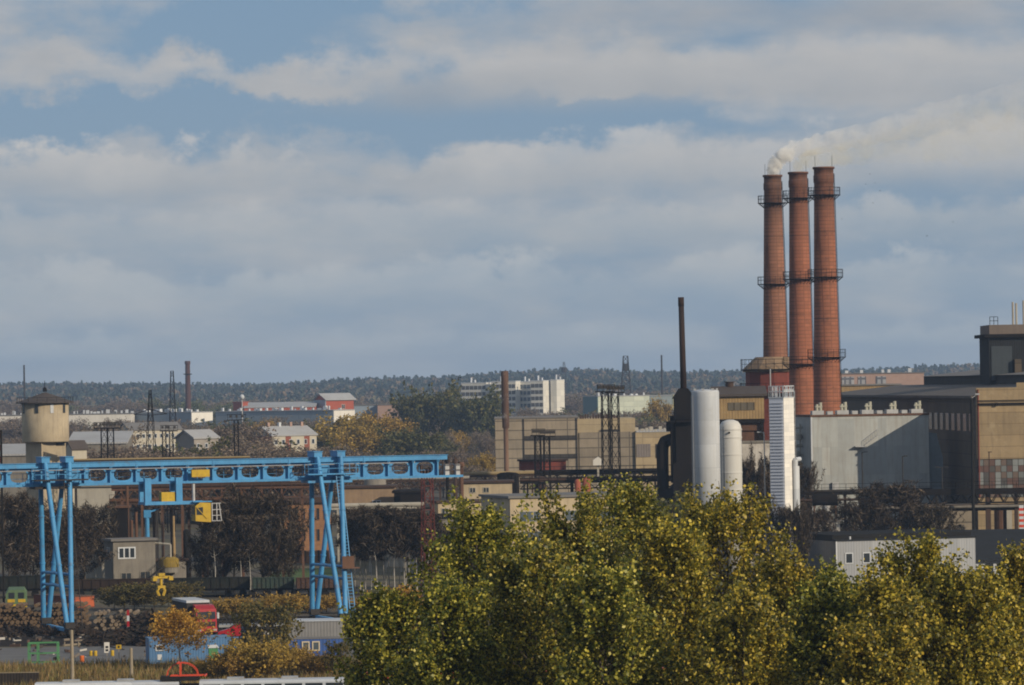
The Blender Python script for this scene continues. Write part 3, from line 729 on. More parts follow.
# smoke drifting to the right
def plume(name, label, pts, rad, Y, col, dens, seed, fall):
    ax = [P(px, py, Y + dy) for px, py, dy in pts]
    # smooth the axis
    fine = []; fr = []
    n = len(ax)
    for i in range(n - 1):
        for k in range(6):
            s = k / 6; p0, p1, p2, p3 = ax[max(i - 1, 0)], ax[i], ax[i + 1], ax[min(i + 2, n - 1)]
            fine.append(0.5 * ((2 * p1) + (p2 - p0) * s + (2 * p0 - 5 * p1 + 4 * p2 - p3) * s * s + (3 * p1 - p0 - 3 * p2 + p3) * s ** 3))
            fr.append(rad[i] + (rad[i + 1] - rad[i]) * s)
    fine.append(ax[-1]); fr.append(rad[-1])
    from mathutils import noise as NZ
    base = fine[0].copy(); m = 28; vs = []; fs = []
    for i, (p, r) in enumerate(zip(fine, fr)):
        d = (fine[min(i + 1, len(fine) - 1)] - fine[max(i - 1, 0)]).normalized(); a = d.orthogonal().normalized(); b = d.cross(a)
        r *= MP(Y)
        for k in range(m):
            th = 2 * math.pi * k / m; o = a * math.cos(th) + b * math.sin(th)
            q = p + o * r
            f = 1 + 0.38 * NZ.noise((q + Vector((seed, 0, 0))) / (r * 0.9)) + 0.24 * NZ.noise((q + Vector((0, seed, 0))) / (r * 0.4))
            vs.append(p + o * r * max(f, 0.3) - base)
    L_ = len(fine)
    for i in range(L_ - 1):
        for k in range(m): fs.append((i * m + k, i * m + (k + 1) % m, (i + 1) * m + (k + 1) % m, (i + 1) * m + k))
    fs += [tuple(range(m - 1, -1, -1)), tuple(range((L_ - 1) * m, L_ * m))]
    mat = bpy.data.materials.new(name + '_vapour'); mat.use_nodes = True
    N = mat.node_tree.nodes; L = mat.node_tree.links; N.clear()
    out = N.new('ShaderNodeOutputMaterial'); v = N.new('ShaderNodeVolumePrincipled')
    v.inputs['Color'].default_value = rgba(col); v.inputs['Anisotropy'].default_value = 0.0
    tc = N.new('ShaderNodeTexCoord'); s = N.new('ShaderNodeSeparateXYZ'); L.new(tc.outputs['Object'], s.inputs[0])
    n1 = noise_at(N, L, tc.outputs['Object'], 0.32, 5, 0.65)
    mr = N.new('ShaderNodeMapRange'); mr.inputs[1].default_value = 0.42; mr.inputs[2].default_value = 0.66; mr.inputs[3].default_value = 0.3; mr.inputs[4].default_value = 1.8
    L.new(n1, mr.inputs[0])
    # thins out downwind
    dv = N.new('ShaderNodeMath'); dv.operation = 'MULTIPLY_ADD'; dv.inputs[1].default_value = 0.30; dv.inputs[2].default_value = 1.0
    mx = N.new('ShaderNodeMath'); mx.operation = 'MAXIMUM'; mx.inputs[1].default_value = 0.0
    L.new(s.outputs[0], mx.inputs[0]); L.new(mx.outputs[0], dv.inputs[0])
    pw = N.new('ShaderNodeMath'); pw.operation = 'POWER'; pw.inputs[1].default_value = fall; L.new(dv.outputs[0], pw.inputs[0])
    mm = N.new('ShaderNodeMath'); mm.operation = 'MULTIPLY'; L.new(mr.outputs[0], mm.inputs[0]); L.new(pw.outputs[0], mm.inputs[1])
    m2 = N.new('ShaderNodeMath'); m2.operation = 'MULTIPLY'; m2.inputs[1].default_value = dens; L.new(mm.outputs[0], m2.inputs[0])
    L.new(m2.outputs[0], v.inputs['Density']); L.new(v.outputs[0], out.inputs['Volume'])
    o = MB().add(vs, fs).build(name, mat, None, True, base)
    tag(o, label, 'smoke', 'smoke plumes', 'stuff')
plume('smoke', 'white smoke curling from the leftmost brick chimney', [(772, 177, 0), (775, 166, 0), (781, 158, 0), (793, 151, 1), (812, 146, 2), (838, 140, 3), (872, 133, 5), (915, 124, 8), (965, 114, 12), (1030, 103, 17), (1100, 92, 22)], [5.5, 7, 8, 9, 9.5, 10.5, 12, 15, 20, 26, 32], 700, (0.995, 0.985, 0.96), 3.2, 3.0, -1.55)
plume('smoke', 'thin yellowish smoke from the middle brick chimney', [(798, 174, 0), (801, 164, 0), (812, 159, 0), (835, 155, 1), (865, 151, 3), (905, 145, 6), (955, 137, 10), (1030, 124, 16), (1100, 112, 22)], [6, 8, 10, 12, 14.5, 19, 26, 36, 44], 685, (0.965, 0.90, 0.70), 0.44, 17.0, -1.3)

# ---------------------------------------------------------------- right-hand steelworks
def works_hall():
    Y = 622; c = P(976, 388, Y); m = MP(Y); H = c.z
    t = thing('rolling_mill_hall', 'long ochre-fronted mill hall with a dark grey roof at the right edge', 'hall', (c.x, Y, 0), R(4))
    Wd, D = 34.0, 150.0
    ze = H - 1.35
    w = MB().box(0, Wd, .3, D, 0, ze); put(t, w, 'side_wall', M_hallside)  # side wall colour is darkened for the shade on the sunless side
    fz = Z(990, 459, Y)
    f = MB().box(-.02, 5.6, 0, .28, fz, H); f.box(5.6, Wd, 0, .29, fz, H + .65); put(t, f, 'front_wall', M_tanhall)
    # patchwork glazing below
    gl = MB(); nx = 41
    mg, N, L, b = node_mat('patched_glazing')
    g = N.new('ShaderNodeNewGeometry'); cr = N.new('ShaderNodeValToRGB'); cr.color_ramp.interpolation = 'CONSTANT'
    for p, col in ((0.2, (0.09, 0.045, 0.032)), (0.42, (0.11, 0.075, 0.055)), (0.64, (0.12, 0.13, 0.125)), (0.84, (0.18, 0.19, 0.185))):
        e = cr.color_ramp.elements.new(p); e.color = rgba(col)
    cr.color_ramp.elements[0].color = (0.055, 0.05, 0.045, 1); cr.color_ramp.elements[-1].color = (0.30, 0.31, 0.305, 1)
    L.new(g.outputs['Random Per Island'], cr.inputs[0]); L.new(cr.outputs[0], b.inputs['Base Color']); b.inputs['Roughness'].default_value = 0.5
    rows = 6; rh = (fz - .06 - 8.6) / rows
    for i in range(nx):
        for j in range(rows): gl.box(.1 + i * .8, .1 + i * .8 + .74, .05, .2, 8.6 + j * rh, 8.6 + j * rh + rh * .95)
    put(t, gl, 'glazing', mg)
    lo = MB().box(0, Wd, .02, .27, 0, 8.5); put(t, lo, 'lower_wall', M_tanhall)
    r = MB().prism([(-.7, ze - .05), (13.0, ze + 1.4), (13.0, ze + 1.75), (-.7, ze + .3)], .32, D + .5); put(t, r, 'roof', weathered('brown_felt_roof', (0.10, 0.086, 0.074), (0.06, 0.052, 0.046), amt=0.6, scale=0.3, streak=0))
    mo = MB().box(13.0, 30, 9, D - 25, ze - 1, ze + 3.1); put(t, mo, 'monitor', M_roofdark)
    mo2 = MB().prism([(12.6, ze + 3.1), (30.4, ze + 3.1), (21.5, ze + 4.0)], 8.5, D - 24); put(t, mo2, 'monitor_roof', M_roofgrey)
    r2 = MB().box(13.0, Wd, .33, 8.4, ze - .02, ze + 1.5); put(t, r2, 'low_roof', M_roofdark)
    first = put(t, MB().box(-.08, 0, 0, 2.6, ze - 4.6, ze - 2.2), 'clerestory_window', M_glassblue)
    for k in range(30):
        o = first
        if k: o = first.copy(); C.objects.link(o); o.parent = t
        o.location.y = 3 + k * 4.9
    pp = MB().cyl((0.2, -.35, H - 2.2), (Wd, -.35, H - 2.2), .12, n=8); pp.cyl((0.2, -.3, H - 1.75), (Wd, -.3, H - 1.75), .06, n=6)
    for k in range(5): pp.box(2.6 + k * 6, 2.95 + k * 6, -.5, 0, H - 2.45, H - 2.05)
    put(t, pp, 'wall_pipe', M_soot)
    dp = MB().cyl((.25, -.12, 8.6), (.25, -.12, H - .2), .09, n=6); put(t, dp, 'downpipe', M_redpaint)
    return t
works_hall()
def dark_tower():
    Y = 680
    root, Wd, D, H, wo, ro = cblock('tower_block', 'dark tower block with roof pipes standing above the mill hall', 'tower block', 989, 0, 1062, 337, Y, 0, M_darkclad, M_soot, over=.7, thick=.5, depth=14)
    MB().box(-Wd / 2 + .1, Wd / 2, .3, D - .3, H + .503, H + 1.9).build('parapet', weathered('brown_parapet', (0.17, 0.135, 0.11), (0.1, 0.08, 0.07)), root)
    MB().box(-Wd / 2 + .3, -Wd / 2 + 3.4, -.12, -.003, H - 6.4, H - 1.3).build('panel', weathered('blue_black_panel', (0.05, 0.06, 0.068), (0.035, 0.042, 0.046)), root)
    MB().box(-Wd / 2 + 3.7, -Wd / 2 + 4.7, -.9, -.003, 0, H - 3.3).build('pilaster', M_hallside, root)
    rl = MB(); rl.rail([(-Wd / 2 + .2, .4, H + 1.9), (-Wd / 2 + 1.4, .4, H + 1.9)], 1.2, .08, .6); put(root, rl, 'railing', M_soot)
    for k, (x, h) in enumerate(((-1.6, 3.4), (-1.1, 3.2), (.0, 3.6), (.35, 3.6), (1.4, 3.9))):
        MB().cyl((x, 2, H + 1.9), (x, 2, H + 1.9 + h), .16, n=8).build('vent_pipe', M_conc, root)
    windows(root, [(-Wd / 2 + 5.6, H - 2.4), (-Wd / 2 + 7.6, H - 2.4)], .7, 1.1, M_hallside, M_glassblue)
dark_tower()
def grey_building():
    Y = 634
    root, Wd, D, H, wo, ro = cblock('filter_house', 'tall grey clad building with a row of roof fans beside the chimneys', 'building', 804, 811, 930, 417, Y, 8, M_greyclad, M_rust, over=.12, thick=.28, depth=11)
    MB().box(-Wd / 2 - .06, -Wd / 2 + .14, -.06, -.002, 0, H).build('corner_trim', M_white, root)
    for k in range(5):
        x = -Wd / 2 + .9 + k * (Wd - 2.6) / 4
        b = MB().box(x - .45, x + 1.2, 1.2, 2.6, H + .283, H + .85); b.box(x + 1.7, x + 2.5, 1.2, 2.4, H + .283, H + .75) if k < 4 else None
        o = b.build('roof_box', M_galv, root)
        if k < 4 or True:
            f = MB().cyl((x + .35, 1.9, H + .85), (x + .35, 1.9, H + 1.75), .2, n=12); f.cyl((x + .85, 1.9, H + .85), (x + .85, 1.9, H + 2.0), .24, n=12); f.box(x + .1, x + 1.1, 1.65, 2.15, H + 1.3, H + 1.5)
            f.build('roof_fan', weathered('fan_housing', (0.42, 0.41, 0.33), (0.25, 0.24, 0.2)), o)
    MB().prism([(Wd / 2 + .01, H - 2.4), (Wd / 2 + .01, 0), (Wd / 2 + 2.1, 0), (Wd / 2 + 2.1, H - 6), (Wd / 2 + 1.2, H - 2.6)], .5, 6).build('side_chute', weathered('blue_grey_chute', (0.17, 0.2, 0.22), (0.1, 0.115, 0.125)), root)
    MB().box(-Wd / 2 - .3, Wd / 2 + .3, -.5, -.07, Z(870, 489, Y) - .5, Z(870, 489, Y)).build('ledge', M_darksteel, root)
    MB().box(-Wd / 2 + 2.8, -Wd / 2 + 3.7, -.45, -.1, Z(870, 489, Y) + .01, Z(870, 489, Y) + 1.0).build('fuse_box', M_galv, root)
    st = MB(); a = Vector((-1.0, -.25, H - 4.2)); b = Vector((1.2, -.25, H - 2.6))
    st.bar(a, b, .08); st.bar(a + Vector((0, 0, .8)), b + Vector((0, 0, .8)), .06)
    for k in range(8): st.bar(a.lerp(b, k / 7), a.lerp(b, k / 7) + Vector((0, 0, .8)), .04)
    st.box(-2.3, -1.0, -.9, -.05, H - 4.3, H - 4.18)
    put(root, st, 'wall_stair', M_galv)
grey_building()
def silo(name, label, px0, px1, pyt, Y, mat, dome, rings):
    c = P((px0 + px1) / 2, pyt, Y); r = (px1 - px0) / 2 * MP(Y); H = c.z
    t = thing(name, label, 'silo', (c.x, Y, 0), 0, 'white silos')
    if dome: prof = [(r, 0), (r, H - 1.2), (r * .93, H - .7), (r * .7, H - .25), (r * .3, H - .03), (.02, H)]
    else: prof = [(r, 0), (r, H - .25), (r * .97, H - .02), (r * .5, H + .12), (.02, H + .15)]
    put(t, MB().lathe(prof, 48), 'shell', mat, True)
    s = t.children[0]
    m = MB()
    for z in rings: m.lathe([(r + .002, z), (r + .06, z), (r + .06, z + .14), (r + .002, z + .14)], 48, cap=False)
    if rings: put(t, m, 'band', mat)
    ld = MB(); al = -2.2; pt = lambda z, o: Vector((math.cos(al + o) * (r + .14), math.sin(al + o) * (r + .14), z))
    if not dome: al = -2.75
    for o in (-.13, .13): ld.bar(pt(1, o), pt(H - .6, o), .05)
    for q in range(int(H / .5)): ld.bar(pt(.8 + q * .5, -.13), pt(.8 + q * .5, .13), .035)
    put(t, ld, 'ladder', M_galv)
    if not dome:
        k = MB()
        for a in range(7): k.box(math.cos(a * .9) * r * .85 - .12, math.cos(a * .9) * r * .85 + .12, math.sin(a * .9) * r * .85 - .12, math.sin(a * .9) * r * .85 + .12, H - .05, H + .25)
        put(t, k, 'lifting_lug', M_galv)
    else: put(t, MB().cyl((-.2, -r + .15, H - 1.6), (-.2, -r - .25, H - 1.6), .14, n=8), 'inlet_valve', M_darksteel)
    return t
silo('silo', 'taller of the two white silos, smooth and flat-topped, bluish on its left', 691.5, 719, 390.5, 556, M_white, False, [])
silo('silo', 'shorter white silo with a domed top and hoops, right of the taller one', 718.5, 741.5, 419.5, 562, weathered('ivory_paint', (0.55, 0.545, 0.52), (0.42, 0.39, 0.35), rough=0.5, amt=0.3, scale=0.3, streak=0.25), True, [Z(730, y, 562) for y in (430, 438, 455, 473, 490)])
def louvre_tower():
    Y = 558
    root, Wd, D, H, wo, ro = cblock('column_tower', 'narrow white tower with grey louvres down one face and a roof railing', 'tower', 769, 783.5, 795, 398, Y, 60, M_whitebright, M_white, over=.06, thick=.12, depth=14.2 * MP(Y) / math.sin(R(60)))
    lv = MB(); n = int((H - 7) / .4)
    for k in range(n):
        z = 7 + k * .4; lv.prism([(-Wd / 2 - .14, z), (-Wd / 2 - .005, z), (-Wd / 2 - .005, z + .33), (-Wd / 2 - .04, z + .33)], .1, D - .1)
    put(root, lv, 'louvre', M_louvre)
    MB().box(-Wd / 2 - .006, -Wd / 2 - .002, .05, D - .05, 6, H - .05).build('louvre_backing', M_louvre, root)
    g = MB(); g.rail([(-Wd / 2, 0, H + .12), (Wd / 2, 0, H + .12), (Wd / 2, D, H + .12), (-Wd / 2, D, H + .12), (-Wd / 2, 0, H + .12)], 1.35, .09, .5); g.rail([(-Wd / 2, 0, H + .75), (Wd / 2, 0, H + .75)], .3, .05, .25)
    put(root, g, 'roof_railing', M_white)
    put(root, MB().cyl((-Wd / 2 + .1, D - .2, H), (-Wd / 2 + .1, D - .2, H + 3.6), .08, n=8), 'mast', M_galv)
    p = MB(); zz = Z(790, 460, Y)
    p.cyl((Wd / 2 - .55, -.35, 0), (Wd / 2 - .55, -.35, zz), .3, n=12); p.cyl((Wd / 2 - .55, -.35, zz), (Wd / 2 + .9, -.2, zz + .05), .28, n=12); p.cyl((Wd / 2 + .25, -.2, 0), (Wd / 2 + .25, -.2, zz - .8), .26, n=12)
    put(root, p, 'duct', M_white)
    st = MB()
    for k in range(8): st.box(Wd / 2 + .02, Wd / 2 + 1.3, .5, 1.9, 8 + k * 1.9, 8.1 + k * 1.9)
    for y in (.5, 1.9): st.bar((Wd / 2 + 1.25, y, 0), (Wd / 2 + 1.25, y, H + .9), .08)
    st.rail([(Wd / 2 + .1, .5, 21), (Wd / 2 + 1.3, .5, 21)], 1, .05, .5)
    put(root, st, 'side_scaffold', M_galv)
louvre_tower()
def furnace():
    Y = 604; m = MP(Y)
    c = P(684, 394, Y)
    t = thing('furnace_tower', 'black sooty furnace tower with a looping duct left of the white silos', 'furnace', (c.x, Y, 0))
    H = c.z; w = 9.5 * m
    put(t, MB().box(-w + .1, w, 0, 4.6, 0, H - 3.3), 'casing', M_soot)
    hd = MB().box(-w + .02, w + .1, -.2, 4.8, H - 3.29, H - .6); hd.prism([(-w - .2, H - .6), (w + .3, H - .6), (w * .4, H + .75), (-w * .4, H + .75)], -.3, 4.9)
    put(t, hd, 'head_house', M_soot)
    g = MB().box(-w - .9, w + .2, -1.0, -.21, H - 3.7, H - 3.55); g.rail([(-w - .85, -.3, H - 3.55), (-w - .85, -.95, H - 3.55), (w + .2, -.95, H - 3.55)], 1.1, .06, .6); put(t, g, 'gallery', M_soot)
    d = MB()
    r = 6.0 * m; xl = X(663, Y, 460) - c.x; zt = Z(663, 440, Y); zb = Z(663, 487, Y)
    path = [Vector((-w + .3, 2, zt)), Vector((xl + 1.0, 2, zt)), Vector((xl + .35, 2, zt - .25)), Vector((xl + .05, 2, zt - .9)), Vector((xl, 2, zt - 2)), Vector((xl, 2, 0))]
    for a, b in zip(path[:-1], path[1:]): d.cyl(a, b, r, n=14)
    for q in path[1:-1]: d.add([(q.x + r * math.sin(i * math.pi / 8) * math.cos(j * math.pi / 7), q.y + r * math.sin(i * math.pi / 8) * math.sin(j * math.pi / 7), q.z + r * math.cos(i * math.pi / 8)) for i in range(9) for j in range(14)], [(i * 14 + j, (i + 1) * 14 + j, (i + 1) * 14 + (j + 1) % 14, i * 14 + (j + 1) % 14) for i in range(8) for j in range(14)])
    d.box(xl - r, -w + .2, 1.2, 3, zb - 2.2, zb - .2)
    put(t, d, 'duct', M_soot)
    bk = MB().prism([(xl - r, 0), (-w + .05, 0), (-w + .05, zb + .4), (xl + r, zb - .3), (xl - r, zb - 1.2)], 1.0, 4.2); bk.box(-w - .55, -w + .09, .4, 3.6, zb + .5, zt + 3.2); bk.box(-w - 1.1, -w + .08, .8, 2.6, zt + 1.1, zt + 2.4); bk.box(-w - .35, w + .3, -.5, -.003, 0, zt - 3)
    put(t, bk, 'dust_box', M_soot)
    pl = MB()
    for z in (zt - 3.4, zt - 5.4): pl.box(xl + r, -w + .1, .9, 1.1, z, z + .12); pl.bar((xl + 1.2, 1, z), (xl + 1.9, 1, z + 1.9), .1)
    put(t, pl, 'pipe_bracket', M_rustdark)
    zs = Z(683, 297, Y)
    s = MB().cyl((0.05, 2.4, H + .5), (-.1, 2.4, zs), .42, .36, n=16); s.cyl((-.095, 2.4, zs - 1.2), (-.1, 2.4, zs + .02), .40, .40, n=16)
    so_ = s.build('flue_pipe', weathered('burnt_flue', (0.045, 0.028, 0.022), (0.02, 0.017, 0.016), amt=0.6), t, True)
furnace()
def charging_house():
    Y = 622
    root, Wd, D, H, wo, ro = cblock('charging_house', 'ochre clad shed raised on a dark frame between white silo and tower', 'shed', 716, 0, 764, 396, Y, 0, M_ochreshed, M_roofbrown, roof='gx', rise=1.0, over=.45, pyb=419, depth=9)
    mg = weathered('dusty_strip_glass', (0.15, 0.13, 0.095), (0.07, 0.06, 0.05), joints=(.9, 3, .1), jcol=(.5, .45, .4))
    MB().box(-Wd / 2 + 1.0 + .6, Wd / 2 - 1.3, -.06, -.003, H * .38, H * .72).build('window_strip', mg, root)
    z0 = root.location.z
    fr = MB()
    for x in (-Wd / 2 + .3, -.6, Wd / 2 - .3):
        for y in (.3, D - .3): fr.bar((x, y, -z0), (x, y, -.2), .45)
    fr.box(-Wd / 2, Wd / 2, 0, D, -.55, -.01); fr.box(-Wd / 2 + .6, Wd / 2 - .8, 3, D - .5, -z0, -.56)
    put(root, fr, 'support_frame', M_soot)
    MB().prism([(-Wd / 2 + 2.2, -.9), (Wd / 2 - .7, -.9), (Wd / 2 - 1.4, -4.9), (Wd / 2 - 3.4, -4.6)], .8, 2.9).build('hopper', M_rust, root)
    MB().box(-Wd / 2 + 2, Wd / 2 - .6, .5, .75, -1.6, -.6).build('hopper_apron', M_rust, root)
    vd = MB().cyl((-1.2, D / 2, H + .7), (-1.2, D / 2, H + 1.9), .55, n=14); vd.cyl((-1.2, D / 2, H + 1.9), (-1.2, D / 2, H + 2.0), .75, n=14)
    put(root, vd, 'roof_vent', M_rustdark)
charging_house()
cblock('retaining_wall', 'flaking whitewashed wall with creepers behind the shorter silo', 'wall', 738, 0, 770, 443, 614, 0, weathered('flaking_whitewash', (0.55, 0.51, 0.45), (0.2, 0.17, 0.14), amt=0.7, scale=0.5, streak=0.5, spot=(0.10, 0.08, 0.06)), M_grime, over=.15, depth=2)
def lamp_post(px, pyt, Y, label, arm=0.9, mat=M_galv, r=.07, group=None, double=False, base=0):
    c = P(px, pyt, Y); t = thing('lamp_post', label, 'lamp post', (c.x, Y, 0), 0, group)
    put(t, MB().cyl((0, 0, 0), (0, 0, c.z), r * 1.5, r, 8), 'pole', mat)
    for s in ((-1, 1) if double else (1,)):
        l = MB().bar((0, 0, c.z - .1), (s * arm, 0, c.z), .07); l.box(s * arm - .25, s * arm + .25, -.12, .12, c.z - .06, c.z + .06)
        put(t, l, 'lamp_head', mat)
lamp_post(764, 432, 560, 'slender pale lamp post just left of the white louvred tower', -.6)
lamp_post(862, 452, 612, 'thin dark lamp post before the shaded half of the grey clad building', .5, M_darksteel)
lamp_post(902.5, 456, 612, 'thin dark lamp post right of centre before the grey clad building', .4, M_darksteel)
lamp_post(942, 467, 606, 'dark twin-lamp post at the right foot of the grey clad building', .6, M_darksteel, double=True)
lamp_post(989, 452, 606, 'thin post in front of the patchwork glazing of the mill hall', .1, M_rustdark)

def right_pipe_bridge():
    Y = 603; m = MP(Y); a = P(797, 492, Y); b = P(1040, 489, Y)
    t = thing('pipe_bridge', 'dark steel pipe bridge on columns in front of the mill hall', 'pipe bridge', (a.x, Y, 0))
    Ln = b.x - a.x; zt = a.z; x1 = P(895, 492, Y).x - a.x
    d = MB().box(0, Ln, -.9, .9, zt - .45, zt); d.box(x1, Ln, -1.0, -.901, zt - .7, zt + .1); put(t, d, 'deck', M_soot)
    zl = Z(960, 503, Y)
    tr = MB(); n = 12
    for y in (-.85, .85):
        tr.bar((x1, y, zl), (Ln, y, zl), .16)
        for k in range(n):
            xa, xb = x1 + (Ln - x1) * k / n, x1 + (Ln - x1) * (k + 1) / n
            tr.bar((xa, y, zl), ((xa + xb) / 2, y, zt - .45), .11); tr.bar(((xa + xb) / 2, y, zt - .45), (xb, y, zl), .11)
    put(t, tr, 'truss', M_soot)
    for y, z, r in ((-.6, zl - .5, .2), (.1, zl - .45, .26), (.6, zl - .9, .18)): put(t, MB().cyl((x1 - 3, y, z), (Ln, y, z), r, n=10), 'pipe', M_grime if y < 0 else M_rustdark)
    put(t, MB().cyl((0, -.5, zt - 1.1), (x1, -.5, zt - 1.1), .16, n=8), 'pipe', M_rustdark)
    for px, w in ((988, .62), (1016, .4), (900, .3), (845, .3), (803, .3)):
        x = P(px, 500, Y).x - a.x; put(t, MB().box(x - w / 2, x + w / 2, -.4, .4, 0, zt - .46), 'column', M_rustdark)
    r = MB(); r.rail([(0, -.85, zt), (Ln, -.85, zt)], 1.0, .05, 1.6); put(t, r, 'railing', M_soot)
right_pipe_bridge()
def tall_pole():
    Y = 600; c = P(971.5, 398, Y); t = thing('steel_pole', 'tall black pole at the corner of the ochre mill hall front', 'pole', (c.x, Y, 0))
    put(t, MB().cyl((0, 0, 0), (0, 0, c.z), .24, .2, 10), 'shaft', M_black)
    h = MB().bar((0, 0, c.z - .05), (.7, 0, c.z + .45), .08); h.box(.5, 1.05, -.15, .15, c.z + .4, c.z + .6); put(t, h, 'lamp_head', M_galv)
tall_pole()
cblock('low_wall', 'sunlit tan wall glimpsed beneath the pipe bridge', 'wall', 926, 0, 972, 507, 616, 0, M_tan, M_grime, depth=3)
MBp = lambda px, pyt, Y, r, mat, name, label, cat: tag(MB().lathe([(r, 0), (r, Z(px, pyt, Y)), (r * .6, Z(px, pyt, Y) + .1)], 16).build(name, mat, None, False, (X(px, Y, pyt), Y, 0)), label, cat)
MBp(1001, 506, 611, .95, M_rust, 'tank_column', 'orange rusty column under the right part of the pipe bridge', 'column')
tag(MB().box(-.35, .35, -.3, .3, 0, Z(1008, 504, 610)).build('concrete_post', M_conc, None, False, (X(1009, 610, 510), 610, 0)), 'pale concrete post beside the orange column', 'post')
def striped_post():
    Y = 601.5; c = P(1020, 505, Y); t = thing('striped_post', 'red and white striped post at the right edge under the pipe bridge', 'post', (c.x, Y - 1.5, 0))
    n = 22; h = c.z / n
    a = MB(); b = MB()
    for k in range(n): (a if k % 2 else b).box(-.3, .3, -.06, .06, k * h, (k + 1) * h - .002)
    put(t, a, 'white_stripe', M_white); put(t, b, 'red_stripe', plain('signal_red', (.55, .06, .03)))
striped_post()
def front_shed():
    Y = 556
    root, Wd, D, H, wo, ro = cblock('clad_shed', 'long pale grey clad shed with small windows behind the poplars', 'shed', 800, 836, 980, 541.5, Y, 18, M_shed, M_darkclad, over=.1, thick=.2)
    MB().box(-Wd / 2 + .02, Wd / 2, 1.2, D, H + .203, H + .75).build('roof_upstand', M_black, root)
    s = MB().box(-Wd / 2 - .09, -Wd / 2 - .003, .05, D, 0, H - .02); put(root, s, 'end_wall', weathered('shaded_end_cladding', (0.16, 0.16, 0.165), (0.09, 0.09, 0.09), ribs=.35))  # darker cladding colour carries the shade of the end away from the sun
    m = MP(Y) / math.cos(R(18))
    xs = [(px - 908) * m for px in (849, 867, 881.5, 896)]
    windows(wo, [(x, H - 2.1) for x in xs], 1.05, 1.35, M_white, M_glass, t=.12, bars=0)
    put(root, MB().box(-Wd / 2 - .05, -Wd / 2 + .1, -.08, -.003, 0, H), 'corner_trim', M_white)
    for px in (852, 806): put(root, MB().cyl(((px - 908) * m, .5, H + .2), ((px - 908) * m, .5, H + .55), .12, n=8), 'roof_lamp', M_white)
front_shed()
r_, Wd, D, H, wo, ro = cblock('roofed_store', 'store with a dark ribbed sloping roof right of the pale clad shed', 'store', 948, 0, 1050, 561, 573, 0, M_white, M_darkclad, roof='shed', rise=3.2, depth=9, over=.4)
windows(wo, [(-Wd / 2 + 5.2 + k * 1.5, H - .9) for k in range(5)], 1.0, 1.3, M_darksteel, M_glass, bars=0)
def small_plant():
    # pipes and small units between chimneys and white tower
    Y = 640; t = thing('pipe_rack', 'pale tangled pipes and valves at the foot of the middle chimney', 'pipework', (X(799, Y, 450), Y, 0))
    p = MB()
    for k in range(7):
        z = Z(799, 428 + k * 9, Y); p.cyl((-1.2, 0, z), (1.4, .3, z + .1), .14 + .05 * (k % 3), n=8)
        if k % 2: p.lathe([(.42, z - .4), (.42, z + .4), (.2, z + .6)], 10, -.3 + .3 * (k % 3), -.3)
    for x in (-1, .2, 1.2): p.cyl((x, 0.1, 0), (x, .1, Z(799, 424, Y)), .12, n=8)
    put(t, p, 'pipes', M_conc)
    Y = 590; t = thing('valve_house', 'low pale pump house with a tank in front of the grey clad building', 'pump house', (X(826, Y, 515), Y, 0))
    put(t, MB().box(-2.2, 1.8, 0, 3, 0, Z(826, 522, Y)), 'wall', M_whitewall)
    put(t, MB().box(-2.4, 2.0, -.2, 3.2, Z(826, 522, Y) + .003, Z(826, 522, Y) + .25), 'roof', M_roofgrey)
    put(t, MB().cyl((.2, 1.5, Z(826, 522, Y) + .25), (.2, 1.5, Z(826, 506, Y)), .6, n=16), 'tank', M_galv)
    put(t, MB().cyl((-1.6, 1.5, Z(826, 500, Y)), (1.6, 1.5, Z(826, 500, Y)), .75, n=16), 'drum', M_soot)
    fr = MB()
    for x in (-1.4, 1.4): fr.bar((x, 1.5, Z(826, 522, Y)), (x, 1.5, Z(826, 503, Y)), .2)
    put(t, fr, 'frame', M_rust)
small_plant()

